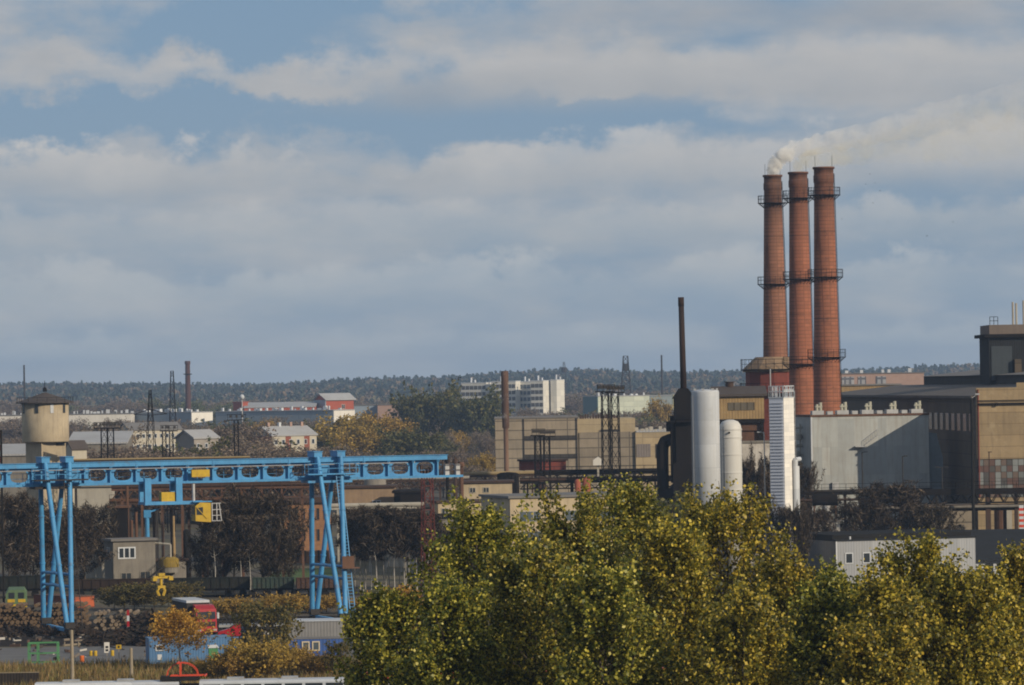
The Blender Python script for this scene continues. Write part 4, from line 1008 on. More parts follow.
# ---------------------------------------------------------------- centre of the works
def main_works():
    Y = 880
    root, Wd, D, H, wo, ro = cblock('works_building', 'large beige panelled works building with long dark window bands', 'factory building', 495, 0, 577.5, 418.5, Y, 0, M_tan, M_roofgrey, depth=30, over=.15)
    m = MP(Y); xc = 536.2
    gm = weathered('sooty_window_band', (0.05, 0.046, 0.042), (0.09, 0.08, 0.07), joints=(1.5, .9, .08), jcol=(.6, .6, .6))
    for px0, px1, py in ((524, 576, 438), (524, 576, 456.5)):
        z = Z(550, py, Y); MB().box((px0 - xc) * m, (px1 - xc) * m, -.1, -.003, z - .45, z + .45).build('window_band', gm, root)
    MB().box(Wd / 2 + .003, (635 - xc) * m, .3, 28, 0, Z(606, 418.5, Y)).build('extension', weathered('tan_upper', (0.40, 0.32, 0.2), (0.25, 0.2, 0.13), joints=(40, 1.9, .05), jcol=(.6, .6, .6)), root)
    MB().box(Wd / 2 + .3, (634 - xc) * m, .05, .297, 0, Z(606, 432, Y)).build('lower_wall', M_tan, root)
    MB().box((600 - xc) * m, (620 - xc) * m, .02, .047, Z(606, 430.5, Y) - .25, Z(606, 430.5, Y) + .2).build('window_band', gm, root)
    MB().box((635 - xc) * m + .01, (690 - xc) * m, -.5, 25, 0, Z(660, 432, Y)).build('side_wing', weathered('tan_wing', (0.42, 0.33, 0.20), (0.26, 0.2, 0.13), joints=(5, 1.8, .05), jcol=(.6, .6, .6)), root)
    MB().box((635.5 - xc) * m, (690 - xc) * m, -.6, 25, Z(660, 432, Y) + .003, Z(660, 431, Y) + .1).build('wing_roof', M_roofpale, root)
    MB().box((636 - xc) * m, (650 - xc) * m, -.6, -.503, Z(642, 457, Y), Z(642, 444, Y)).build('shutter', weathered('grey_shutter', (0.20, 0.17, 0.15), (0.12, 0.1, 0.09), ribs=.5), root)
    MB().box((655 - xc) * m, (658 - xc) * m, -.6, -.503, Z(656, 458, Y), Z(656, 444, Y)).build('shutter', gm, root)
    dp = MB()
    for px in (523, 576): dp.box((px - xc) * m, (px - xc) * m + .18, -.2, -.004, 0, H)
    put(root, dp, 'downpipe', M_darksteel)
    rb = MB()
    for k in range(16):
        px = 577 + k * 2.6; h = rnd.uniform(.4, 1.3); rb.box((px - xc) * m, (px - xc) * m + rnd.uniform(.2, .5), 2, 2.6, Z(606, 418.5, Y), Z(606, 418.5, Y) + h)
    put(root, rb, 'roof_vents', M_rustdark)
    rv = MB()
    for k in range(9):
        px = 636 + k * 4.5 + rnd.uniform(-1, 1); rv.box((px - xc) * m, (px - xc) * m + rnd.uniform(.3, .8), 2, 2.8, Z(660, 431, Y), Z(660, 431, Y) + rnd.uniform(.3, .9))
    put(root, rv, 'wing_vents', M_conc)
main_works()
def stub_stack():
    Y = 800; c = P(505, 371, Y); t = thing('steel_chimney', 'patchy rust and white steel stack before the beige works building', 'chimney', (X(506.5, Y, 470), Y, 0))
    zt = c.z; zm = Z(506, 428, Y)
    m = weathered('flaking_stack', (0.12, 0.068, 0.048), (0.07, 0.045, 0.035), amt=.5, scale=.35, streak=.9, spot=(0.50, 0.46, 0.42), spot_amt=.55)
    put(t, MB().cyl((0, 0, 0), (0, 0, zm), .42, .42, 16), 'lower_pipe', weathered('rust_pipe', (0.2, .12, .08), (.1, .06, .045)))
    put(t, MB().cyl((0, 0, zm), (-.05, 0, zt), .62, .66, 18), 'upper_pipe', m)
stub_stack()
def light_mast(px, pyt, Y, w, label, pair=None, lamps=6, mat=M_soot, hw=1.4, group='floodlight masts'):
    c = P(px, pyt, Y); t = thing('floodlight_mast', label, 'mast', (c.x, Y, 0), R(10), group)
    H = c.z; n = max(8, int(H / w / 1.4))
    put(t, MB().lattice(0, 0, 0, H - .6, w, w * .75, n, .10), 'lattice_shaft', mat)
    hd = MB().box(-hw, hw, -.8, .8, H - .6, H - .45); hd.rail([(-hw, -.8, H - .45), (hw, -.8, H - .45)], .9, .06, .7); hd.box(-hw * 1.05, hw * 1.05, -.7, -.6, H + .4, H + .5)
    ho = put(t, hd, 'head_frame', mat)
    for k in range(lamps):
        x = -hw + 2 * hw * (k + .5) / lamps
        MB().box(x - .18, x + .18, -.95, -.65, H - .1, H + .35).build('floodlight', M_darksteel, ho)
    return t
light_mast(605, 388, 655, 1.25, 'left of the pair of tall black floodlight masts above the poplars', hw=1.3)
light_mast(614.5, 389, 662, 1.35, 'right of the pair of tall black floodlight masts above the poplars', hw=1.3)
light_mast(537.5, 432, 690, 1.1, 'left of the shorter pair of floodlight masts before the window bands', hw=1.0)
light_mast(546.5, 433, 694, 1.1, 'right of the shorter pair of floodlight masts before the window bands', hw=1.2)
light_mast(104, 425, 760, 1.3, 'left dark lamp mast of the two right of the water tower', hw=1.7, lamps=5)
light_mast(110.5, 425, 770, 1.3, 'right dark lamp mast of the two right of the water tower', hw=1.7, lamps=5)
light_mast(164, 428, 800, .8, 'dark mast left of the pair in front of the pale gabled shed', hw=.7, lamps=2)
light_mast(171, 428, 806, .8, 'dark mast right of the pair in front of the pale gabled shed', hw=1.1, lamps=2)
light_mast(236, 417, 800, .9, 'slim lamp mast rising left of the red-gabled house', hw=1.6, lamps=3)
def pylon():
    Y = 850; c = P(150, 390, Y); t = thing('power_pylon', 'dark lattice power pylon with one cross arm above the blue girder', 'pylon', (c.x, Y, 0), R(20))
    m = MB().lattice(0, 0, 0, c.z, 3.0, .35, 12, .09); put(t, m, 'lattice_body', M_soot)
    a = MB(); z = c.z - 4.5
    for s in (-1, 1): a.bar((0, 0, z + .9), (s * 3.2, 0, z), .13); a.bar((0, 0, z - .2), (s * 3.2, 0, z), .13)
    put(t, a, 'cross_arm', M_soot)
pylon()
def far_mast(px, pyt, Y, w0, label, mat=M_soot, top=None):
    c = P(px, pyt, Y); z0 = float(terrain(np.array([c.x]), np.array([Y]))[0]); t = thing('lattice_mast', label, 'mast', (c.x, Y, z0)); H = c.z - z0
    put(t, MB().lattice(0, 0, 0, H, w0, w0 * .28, 12, w0 * .045 + .07), 'lattice_body', mat)
    if top: put(t, MB().lathe([(top, H * .80), (top, H * .88), (top * .8, H * .9)], 10), 'antenna_ring', mat)
far_mast(172, 371, 1500, 3.0, 'thin lattice mast on the skyline left of the distant brick chimney')
far_mast(625.5, 356, 2400, 8.0, 'grey telecom lattice tower on the skyline left of the black flue', M_darksteel, 1.8)
far_mast(564, 362, 3200, 4.0, 'faint mast on the skyline above the white apartment blocks', M_darksteel, 2.0)
for px, pyt, Y, lab in ((24, 365, 2400, 'thin pole mast on the skyline above the water tower'), (661.5, 355, 2400, 'thin pole on the skyline right of the telecom tower')):
    c = P(px, pyt, Y); tag(MB().cyl((0, 0, 0), (0, 0, c.z), .6, .45, 8).build('pole_mast', M_darksteel, None, False, (c.x, Y, 0)), lab, 'mast')
def far_chimney():
    Y = 2000; c = P(187.5, 361, Y); t = thing('brick_chimney', 'lone distant brick chimney on the left skyline', 'chimney', (c.x, Y, 0))
    put(t, MB().lathe([(1.5, 0), (1.05, c.z - 1.5), (1.25, c.z - 1.2), (1.25, c.z), (.7, c.z)], 20), 'shaft', weathered('far_brick', (.08, .04, .036), (.05, .03, .028)))
    put(t, MB().lathe([(1.2, c.z - 6), (1.9, c.z - 5.9), (1.9, c.z - 5.6), (1.2, c.z - 5.6)], 16), 'gallery', M_soot)
far_chimney()
def red_mast():
    Y = 520; c = P(427, 474, Y); t = thing('lattice_mast', 'red lattice mast left of the green poplars', 'mast', (c.x, Y, 0), R(20))
    put(t, MB().lattice(0, 0, 0, c.z, 1.45, 1.0, 11, .085), 'lattice_body', M_mast)
    k = MB()
    for i in range(5): k.box(-.9 + i * .4, -.7 + i * .4, -.5, .5, c.z, c.z + rnd.uniform(.4, 1.3))
    put(t, k, 'mast_head', M_rustdark)
red_mast()

# sheds, tanks and pipe bridges of the centre
def shed(name, label, pl, pc, pr, pyt, Y, yaw, wall, roofm, wins=(), wm=None, gm=None, ww=1.0, wh=1.2, cat='shed', roof='flat', bars=1, **k):
    root, Wd, D, H, wo, ro = cblock(name, label, cat, pl, pc, pr, pyt, Y, yaw, wall, roofm, roof=roof, **k)
    if wins: windows(wo, [(-Wd / 2 + Wd * a, H - b) for a, b in wins], ww, wh, wm or M_conc, gm or M_glass, bars=bars)
    return root, Wd, D, H
shed('tan_shed', 'flat tan shed at centre with a small doorway, above the left poplar', 430, 438, 506, 503, 612, 14, M_stucco, M_rustdark, [(.10, 2.2)], ww=1.0, wh=3.0)
shed('beige_shed', 'beige shed with blue-grey windows and a dark left end behind the poplars', 495, 510, 640, 498.5, 592, 16, M_stucco, M_roofgrey, [(.15, 2.4), (.15, 5.0), (.5, 2.4), (.75, 2.4)], gm=M_glassblue, ww=2.9, wh=1.4, bars=2, depth=14)
shed('tan_store', 'small tan store with a square window above the flat tan shed', 460, 0, 512, 483, 655, 0, M_stucco, M_rustdark, [(.24, 1.0), (.5, 1.0), (.86, 2.0)], ww=.9, wh=.8, depth=8)
shed('brown_shed', 'brown shed with one white window beside the right crane legs', 342, 0, 394, 488, 660, 0, weathered('brown_render', (.30, .21, .13), (.16, .11, .08), amt=.6), M_rustdark, [(.66, 2.6)], M_white, M_glass, 1.2, 1.6, depth=9)
shed('black_shed', 'black sooty shed between crane and red mast', 394, 0, 424, 493, 648, 0, M_soot, M_soot, depth=10)
shed('glazed_hall', 'long hall with dull blue-grey glazing right of the crane legs', 382, 0, 432, 508, 632, 0, weathered('bluegrey_glazing', (.075, .085, .095), (.045, .05, .055), joints=(1.2, .9, .1), jcol=(.6, .6, .6)), M_roofdark, depth=9)
shed('canopy_shed', 'open dark canopy shed on white posts below the flat tan shed', 432, 0, 462, 517, 598, 0, M_grime, M_soot, [(.2, 2.0), (.42, 2.0), (.64, 2.0), (.86, 2.0)], M_conc, M_black, .7, 2.4, depth=6, bars=0, over=.5)
def brick_block():
    root, Wd, D, H, wo, ro = cblock('brick_block', 'orange brick workshop with rows of narrow windows behind the crane legs', 'workshop', 276, 0, 328, 503, 652, 0, M_orangebrick, M_rustdark, depth=12, over=.5, thick=.8)
    windows(wo, [(-Wd / 2 + .9 + k * 1.02, H - 1.6 - j * 3.0) for j in range(3) for k in range(7)], .42, 1.7, M_orangebrick, M_glass, t=.04, bars=0)
brick_block()
def bridge(name, label, px0, py0, px1, py1, Y, mats, cols, w=1.6, pipes=3, truss=True, rail=False, hh=1.0, fat=1.0):
    a, b = P(px0, py0, Y), P(px1, py1, Y); L_ = b.x - a.x
    t = thing(name, label, 'pipe bridge', (a.x, Y, 0)); z = a.z
    d = MB().box(0, L_, -w / 2, w / 2, z - .25, z); put(t, d, 'deck', mats[0])
    for k in range(pipes):
        r = (.3, .2, .16, .24)[k % 4] * fat; y = -w / 2 + .3 + k * (w - .4) / max(1, pipes); put(t, MB().cyl((0, y, z + r + .01), (L_, y, z + r + .01), r, n=10), 'pipe', mats[1 + k % (len(mats) - 1)])
    if truss:
        m = MB(); n = max(4, int(L_ / 2))
        for y in (-w / 2 - .07, w / 2 + .07):
            m.bar((0, y, z - hh), (L_, y, z - hh), .13)
            for k in range(n): m.bar((L_ * k / n, y, z - hh), (L_ * (k + .5) / n, y, z - .1), .09); m.bar((L_ * (k + .5) / n, y, z - .1), (L_ * (k + 1) / n, y, z - hh), .09)
        put(t, m, 'truss', mats[0])
    for k in range(cols):
        x = L_ * (k + .5) / cols; c = MB()
        for y in (-w / 2 + .2, w / 2 - .2): c.bar((x, y, 0), (x, y, z - .26), .26)
        for q in range(3): c.bar((x, -w / 2 + .2, z * q / 3 + .3), (x, w / 2 - .2, z * (q + 1) / 3 - .3), .1)
        put(t, c, 'trestle', mats[0])
    if rail: r = MB(); r.rail([(0, -w / 2, z), (L_, -w / 2, z)], 1.1, .06, 1.3); put(t, r, 'railing', mats[0])
bridge('pipe_bridge', 'black pipe bridge running from the floodlight masts to the furnace tower', 536, 474, 662, 471.5, 700, [M_soot, M_soot, M_darksteel], 9, rail=True)
bridge('pipe_bridge', 'brown pipe bridge with tan lagged pipes right of the crane girder end', 446, 476, 540, 474, 715, [M_rustdark, M_pipetan, M_rustdark, M_pipetan], 6)
bridge('pipe_bridge', 'lower dark pipe trestle behind the beige shed', 520, 482, 700, 479, 640, [M_soot, M_rustdark, M_soot], 12, rail=True)
bridge('pipe_bridge', 'long tan pipeline on a dark truss above the crane girder', 62, 461, 250, 457, 640, [M_darksteel, M_pipetan], 7, pipes=1, hh=1.2, fat=.45)
bridge('pipe_bridge', 'rusty pipe trestle seen below the crane girder', 112, 489, 312, 486, 600, [M_rust, M_rustdark, M_rust, M_conc], 10, rail=True, hh=1.4)
bridge('pipe_bridge', 'second rusty trestle with yellow railing below the crane girder', 110, 503, 250, 501, 606, [M_rustdark, M_rust, M_pipetan], 8, rail=True, hh=1.0)
bridge('pipe_bridge', 'pale thin pipeline on short posts right of the crane legs', 330, 508, 424, 504.5, 615, [M_conc, M_conc], 6, pipes=1, truss=False, w=.8)
bridge('pipe_bridge', 'rusty trestle with pale pipes behind the right crane leg', 290, 482, 470, 478, 690, [M_rustdark, M_conc, M_rust, M_rustdark], 9, rail=True)
shed('scrap_bunker', 'long dark red bunker wagon in front of the beige works building', 519, 0, 566, 461, 720, 0, M_redpaint, M_rustdark, cat='bunker', pyb=470, depth=3)
def tank(px0, px1, pyt, Y, mat, label, name='storage_tank', dome=.3, pyb=None):
    c = P((px0 + px1) / 2, pyt, Y); r = (px1 - px0) / 2 * MP(Y); z0 = Z(px0, pyb, Y) if pyb else 0
    t = thing(name, label, 'tank', (c.x, Y, z0)); H = c.z - z0
    put(t, MB().lathe([(r, 0), (r, H - dome), (r * .7, H - dome * .3), (.02, H)], 24), 'shell', mat, True)
    m = MB()
    for k in range(3): m.lathe([(r + .002, H * (.2 + .3 * k)), (r + .05, H * (.2 + .3 * k)), (r + .05, H * (.2 + .3 * k) + .12), (r + .002, H * (.2 + .3 * k) + .12)], 24, cap=False)
    put(t, m, 'band', mat)
M_tankred = weathered('tank_red', (.30, .085, .05), (.17, .06, .04), amt=.5)
tank(582, 590.5, 477, 625, M_tankred, 'right upright orange-red tank behind the poplar tips')
tank(574.5, 580.5, 479, 628, M_tankred, 'left upright orange-red tank behind the poplar tips')
tank(497, 519, 472, 668, M_soot, 'wide black tank at the foot of the patchy steel stack')
tank(536, 546, 476, 640, M_rustdark, 'dark red tank below the shorter floodlight masts')
tank(183, 190, 529, 592, M_black, 'slim black upright tank right of the yellow tank')
tank(364, 386, 478, 668, M_grime, 'grey tank behind the blue girder right of the crane legs')
def hut_on_post():
    Y = 690; c = P(598, 460, Y); t = thing('signal_hut', 'small white gabled hut on a post above the black pipe bridge', 'hut', (c.x, Y, 0))
    put(t, MB().bar((0, 0, 0), (0, 0, c.z - .8), .3), 'post', M_conc)
    put(t, MB().prism([(-.75, c.z - .8), (.75, c.z - .8), (.75, c.z), (0, c.z + .5), (-.75, c.z)], -.6, .6), 'cabin', M_whitewall)
hut_on_post()
for px, y0, w, mat, lab in ((455, 459, .5, M_rustdark, 'brown vent standing off the end of the crane girder'), (447, 458, .45, M_soot, 'dark vent pipe beside the crane girder end'), (461, 462, .6, M_rust, 'rusty vent box right of the crane girder end')):
    Y = 640; c = P(px, y0, Y); tag(MB().cyl((0, 0, 0), (0, 0, c.z - .6), w * .6, w * .5, 10).cyl((0, 0, c.z - .6), (0, 0, c.z), w * .9, w * .7, 10).build('vent_stack', mat, None, False, (c.x, Y, 0)), lab, 'vent')

# ---------------------------------------------------------------- water tower and left-hand yard
M_tower = weathered('tower_render', (.40, .33, .225), (.20, .165, .12), amt=.6, scale=.35, streak=.7)
def water_tower():
    Y = 770; m = MP(Y); c = P(45, 403, Y); t = thing('water_tower', 'round beige water tower with a dark conical roof above the blue girder', 'water tower', (c.x, Y, 0))
    r = 23.5 * m; zt = c.z; zb = Z(45, 442, Y)
    b = MB().box(-2.45, 2.45, -2.45, 2.45, 0, zb - .02).build('base', M_tower, t); b.rotation_euler.z = R(38)
    MB().box(-2.47, -2.3, -2.6, -2.452, 0, zb - .1).build('corner_edge', M_tower, b)
    MB().box(.5, 2.2, -2.52, -2.453, zb - .65, zb - .1).build('opening', M_black, b)
    put(t, MB().lathe([(r * .985, zb), (r, zb + .15), (r, zt + .1)], 48), 'tank', M_tower, False)
    for p in t.children[-1].data.polygons: p.use_smooth = abs(p.normal.z) < .5
    put(t, MB().lathe([(r * 1.24, zt - .02), (r * 1.24, zt + .12), (.35, zt + 1.75), (.02, zt + 1.8)], 12), 'roof', M_roofbrown)
    put(t, MB().bar((0, 0, zt + 2), (0, 0, zt + 3.8), .08).lathe([(.35, zt + 1.9), (.3, zt + 2.5), (.05, zt + 2.7)], 8), 'lightning_rod', M_soot)
    g = MB(); n = 18
    for k in range(n):
        a0, a1 = 2 * math.pi * k / n, 2 * math.pi * (k + 1) / n; rr = r * 1.2
        p0, p1 = Vector((math.cos(a0) * rr, math.sin(a0) * rr, zt + .1)), Vector((math.cos(a1) * rr, math.sin(a1) * rr, zt + .1))
        g.bar(p0, p0 + Vector((0, 0, .9)), .06); g.bar(p0 + Vector((0, 0, .85)), p1 + Vector((0, 0, .85)), .06)
    put(t, g, 'roof_railing', M_soot)
    for k, px in enumerate((25, 39, 54, 65)):
        x = (px - 45) * m; a = math.acos(max(-.97, min(.97, x / r)))
        w = MB().box(-.28, .28, -.08, .04, -.75, .75).build('window', M_white if k == 2 else M_glass, t)
        w.location = (r * math.cos(a), -r * math.sin(a), zt - .95); w.rotation_euler.z = math.pi / 2 - a
water_tower()
def control_house():
    Y = 578
    root, Wd, D, H, wo, ro = cblock('control_house', 'grey two-storey control house with a white three-pane window', 'house', 101, 113, 154, 541.5, Y, 20, M_grime, M_roofgrey, over=.35)
    windows(wo, [(-Wd / 2 + Wd * .32, H - 1.5)], 2.3, 1.5, M_white, M_glass, t=.16, bars=2)
    windows(wo, [(D * .5, H - 1.5)], 1.4, 1.4, M_white, M_glassblue, side='left', Wd=Wd, bars=2)
    windows(wo, [(-Wd / 2 + Wd * .3, H - 4.5), (Wd * .25, H - 4.4)], 1.4, 1.0, M_grime, M_glass, bars=1)
    lw = MB().box(Wd / 2 + .01, Wd / 2 + 4.2, .6, 5, 0, H - 2.7); lo = put(root, lw, 'annex', M_grime)
    windows(lo, [(Wd / 2 + 2.2, H - 3.9)], 1.2, .9, M_conc, M_glass)
    for w in lo.children: w.location.y = .58
    put(root, MB().box(Wd / 2 - .4, Wd / 2 + 4.5, .3, 5.3, H - 2.697, H - 2.45), 'annex_roof', M_rustdark)
    st = MB(); a, b = Vector((Wd / 2 + 1.6, -.5, H - 2.8)), Vector((Wd / 2 - 2.6, -.5, 0)); st.bar(a, b, .9, .12); st.bar(a + Vector((0, -.4, 1)), b + Vector((0, -.4, 1)), .06)
    for k in range(7): st.bar(a.lerp(b, k / 7) + Vector((0, -.4, 0)), a.lerp(b, k / 7) + Vector((0, -.4, 1)), .05)
    put(root, st, 'outside_stair', M_darksteel)
control_house()
def yellow_tank():
    Y = 580.5; c = P(169, 557, Y); t = thing('yellow_tank', 'rusty yellow tank beside the grey control house', 'tank', (c.x, Y, 0)); z = c.z; zb = Z(169, 567, Y)
    put(t, MB().lathe([(1.25, zb), (1.25, z - .25), (.9, z)], 24), 'shell', weathered('rusty_yellow', (.26, .18, .03), (.13, .09, .03), amt=.7, scale=1.2))
    put(t, MB().lathe([(1.15, zb - .7), (1.15, zb - .01)], 16), 'pedestal', M_grime)
    put(t, MB().cyl((.2, 0, z - .1), (.2, 0, z + 1.6), .14, n=8).cyl((.2, 0, z + 1.6), (-1.8, .4, z + 1.8), .14, n=8), 'pipe', M_conc)
yellow_tank()
def post_thing(px, pyt, Y, w, mat, label, name, cat, top=None):
    c = P(px, pyt, Y); t = thing(name, label, cat, (c.x, Y, 0))
    put(t, MB().cyl((0, 0, 0), (0, 0, c.z), w * 1.1, w, 10), 'shaft', mat)
    if top: top(t, c.z)
    return t
post_thing(147, 510, 600, .28, M_blue, 'blue jib post behind the grey control house', 'jib_crane', 'jib crane', lambda t, z: put(t, MB().box(-.4, .5, -.3, .3, z - 1.0, z).bar((.2, 0, z - .3), (1.5, 0, z + .1), .2), 'jib', M_blue))
post_thing(173.5, 516, 598, .15, M_ochreshed, 'orange-yellow post right of the blue jib post', 'marker_post', 'post', lambda t, z: put(t, MB().cyl((0, 0, 0), (0, 0, Z(173, 537, 598)), .24, .2, 10), 'foot', M_ochreshed))
for i, px in enumerate((127, 131.5, 136)): post_thing(px, (486, 520, 512)[i], 596, .2, M_rust, ('tallest rusty post left of the blue jib post', 'short rusty post left of the blue jib post', 'rusty post nearest the blue jib post')[i], 'rusty_post', 'post')
cblock('grey_wall', 'tall pale grey wall behind the crane girder left of the rusty trestle', 'wall', 78, 0, 112, 487, 612, 0, M_conc, M_grime, depth=4)
cblock('rust_hut', 'dark hut on the rusty trestle left of the rusty posts', 'hut', 110, 0, 127, 508, 594, 0, M_soot, M_rust, depth=3)

# rail wagons
def gondola(label, px0, px1, pyt, Y, mat, rz=R(4)):
    a, b = P(px0, pyt, Y), P(px1, pyt, Y); L_ = b.x - a.x
    t = thing('goods_wagon', label, 'wagon', ((a.x + b.x) / 2, Y, 0), rz, 'goods wagons on the siding'); H = a.z
    z0 = 1.15
    w = MB()
    for y in (-1.4, 1.32): w.box(-L_ / 2, L_ / 2, y, y + .08, z0, H)
    for x in (-L_ / 2, L_ / 2 - .08): w.box(x, x + .08, -1.32, 1.32, z0, H)
    w.box(-L_ / 2 + .08, L_ / 2 - .08, -1.32, 1.32, z0, z0 + .1); put(t, w, 'body', mat)
    rb = MB(); n = 9
    for k in range(n + 1): x = -L_ / 2 + .05 + (L_ - .25) * k / n; rb.box(x, x + .14, -1.52, -1.402, z0, H)
    rb.box(-L_ / 2, L_ / 2, -1.5, -1.403, H - .003, H + .12); put(t, rb, 'ribs', mat)
    put(t, MB().box(-L_ / 2 + .1, L_ / 2 - .1, -1.1, 1.1, .85, z0 - .005), 'underframe', M_black)
    for sx in (-1, 1):
        for q in (-.9, .9):
            wh = MB(); x = sx * L_ * .33 + q
            for y in (-.8, .8): wh.cyl((x, y - .07, .47), (x, y + .07, .47), .45, n=16)
            wh.cyl((x, -.8, .47), (x, .8, .47), .09, n=8); put(t, wh, 'wheelset', M_black)
gond = weathered('wagon_greenblack', (.018, .022, .020), (.03, .022, .018), amt=.6, scale=.5, spot=(.07, .04, .025), spot_amt=.2)
gond2 = weathered('wagon_dull_green', (.04, .06, .05), (.035, .032, .026), amt=.6, scale=.5, spot=(.08, .045, .03), spot_amt=.3)
gondola('leftmost greenish black open wagon behind the log stacks', -26, 56, 577, 556, gond)
gondola('rust-black open wagon in front of the grey control house', 74, 156, 580, 553, weathered('wagon_rustblack', (.03, .022, .018), (.05, .03, .02), amt=.6, scale=.5))
gondola('black open wagon behind the orange birch', 164, 250, 578.5, 548, gond)
gondola('dull green open wagon left of the right crane legs', 252.5, 294, 578, 546, gond2)
gondola('brown open wagon touching the right crane legs', 296, 340, 578, 544, weathered('wagon_brown', (.075, .04, .028), (.04, .028, .022)))
def rails():
    m = MB()
    for dy in (-.76, .76): m.bar((-75, 557 + dy, .12), (-5, 545 + dy, .12), .1, .16)
    o = m.build('railway_track', M_darksteel); o['kind'] = 'structure'
    m = MB()
    for y, x0 in ((461.5, -47.2), (474.5, -47.2)): m.bar((-70, y - 7.6, .04), (12, y + 19.2, .04), .12, .08)
    # crane rails run along the yard under the bogies
    m = MB()
    n = Vector((-math.sin(R(18)), math.cos(R(18)), 0)); e = Vector((math.cos(R(18)), math.sin(R(18)), 0)); c0 = Vector((-47.2, 468.5, .04))
    for s in (0, 29): m.bar(c0 + e * s - n * 30, c0 + e * s + n * 40, .12, .08)
    o = m.build('crane_rails', M_darksteel); o['kind'] = 'structure'
rails()

# log stacks: every log a thing
M_logend = weathered('cut_log_end', (.15, .10, .058), (.06, .042, .028), rough=.9, amt=.7, scale=2.2, streak=0)
M_logpale = weathered('pale_log_end', (.22, .17, .12), (.09, .07, .05), rough=.9, amt=.6, scale=2.2, streak=0)
def stack(px0, px1, pyb, pyt, Y, label, group, mat, d=.40):
    a, b = X(px0, Y, pyb), X(px1, Y, pyb); ht = Z(px0, pyt, Y)
    rows = max(3, int(ht / (d * .86))); n = int((b - a) / d); proto = None; cnt = 0
    for j in range(rows):
        for i in range(n - j % 2):
            if j >= rows - 2 and rnd.random() < .3: continue
            x = a + d / 2 + i * d + (d / 2 if j % 2 else 0) + rnd.uniform(-.04, .04); z = d / 2 + j * d * .868; y = Y + rnd.uniform(-.5, .5)
            if proto is None:
                m = MB().lathe([(d * .46, -2.2), (d * .485, 0), (d * .5, 2.2)], 9); o = m.build('log', mat); o.data.transform(Matrix.Rotation(R(90), 4, 'X')); proto = o
            else: o = proto.copy(); C.objects.link(o)
            o.location = (x, y + 2.2, z); o.rotation_euler.y = rnd.random() * 6.28
            s = rnd.uniform(.82, 1.0); o.scale = (s, 1, s)
            tag(o, label, 'log', group); cnt += 1
    return cnt
stack(-6, 89, 632, 604, 483, 'brown sawn log in the long stack behind the left crane legs', 'logs in the long stack', M_logend, .50)
stack(94, 139, 634, 612, 476, 'paler log in the short stack right of the left crane legs', 'logs in the short stack', M_logpale, .46)
def heap(px0, px1, pyb, pyt, label, seed, mat, name='scrap_heap', dep=5):
    g = G((px0 + px1) / 2, pyb); Y = g.y; w = (px1 - px0) * MP(Y); h = Z((px0 + px1) / 2, pyt, Y + dep * .4)
    r = np.random.default_rng(seed); m = MB()
    for k in range(320):
        u = r.uniform(-1, 1); v = r.uniform(-1, 1); hh = h * max(0, 1 - u * u) ** .5 * max(0, 1 - v * v) ** .6
        p = Vector((u * w / 2, dep / 2 + v * dep / 2, hh * r.uniform(.55, 1))); d = Vector(r.normal(size=3)) ; d.z *= .3; d.normalize()
        m.bar(p - d * r.uniform(.2, .9), p + d * r.uniform(.2, .9), r.uniform(.08, .35), r.uniform(.05, .25))
    n = 10; vs = []; fs = []
    for i in range(n + 1):
        for j in range(n + 1):
            u, v = -1 + 2 * i / n, -1 + 2 * j / n; vs.append((u * w / 2, dep / 2 + v * dep / 2, h * .92 * max(0, 1 - u * u) ** .5 * max(0, 1 - v * v) ** .6))
    for i in range(n):
        for j in range(n): q = i * (n + 1) + j; fs.append((q, q + n + 1, q + n + 2, q + 1))
    m.add(vs, fs)
    o = m.build(name, mat, None, False, (g.x, Y, 0)); tag(o, label, 'heap', None, 'stuff')
M_scrap = weathered('scrap_iron', (.030, .026, .023), (.075, .045, .03), amt=.8, scale=1.2, streak=0, spot=(.12, .10, .09), spot_amt=.15)
heap(-8, 46, 637, 627, 'low black scrap heap before the long log stack', 1, M_scrap)
heap(44, 92, 636, 626, 'low black scrap heap around the left crane feet', 2, M_scrap)
heap(86, 148, 646, 630, 'tall black scrap heap right of the short log stack', 3, M_scrap)
heap(126, 168, 634, 613, 'dark scrap mound with bright pieces left of the orange birch', 4, M_scrap)
heap(140, 190, 646, 616, 'dark scrap mound hidden behind the orange birch', 5, M_scrap)
def debris():
    m = MB(); r = np.random.default_rng(77)
    for k in range(420):
        x = r.uniform(-58, -18); y = r.uniform(424, 470)
        if y < 448 and r.random() < .75: continue
        a = r.uniform(0, 3.14); l = r.uniform(.15, 1.3); w = r.uniform(.06, .3); d = Vector((math.cos(a), math.sin(a), r.normal() * .08)) * l / 2
        c = Vector((x, y, .012 + w / 2 + abs(d.z))); m.bar(c - d, c + d, w, r.uniform(.05, .3))
    g, N, L, b = node_mat('yard_debris')
    n = N.new('ShaderNodeNewGeometry'); cr = N.new('ShaderNodeValToRGB'); cr.color_ramp.interpolation = 'CONSTANT'
    for p, col in ((.35, (.09, .05, .03)), (.6, (.16, .13, .10)), (.78, (.03, .03, .03)), (.9, (.42, .40, .36))):
        e = cr.color_ramp.elements.new(p); e.color = rgba(col)
    cr.color_ramp.elements[0].color = (.05, .04, .032, 1); cr.color_ramp.elements[-1].color = (.30, .19, .04, 1)
    L.new(n.outputs['Random Per Island'], cr.inputs[0]); L.new(cr.outputs[0], b.inputs['Base Color']); b.inputs['Roughness'].default_value = .8
    tag(m.build('debris', g), 'scattered scrap and offcuts lying over the yard', 'debris', None, 'stuff')
debris()
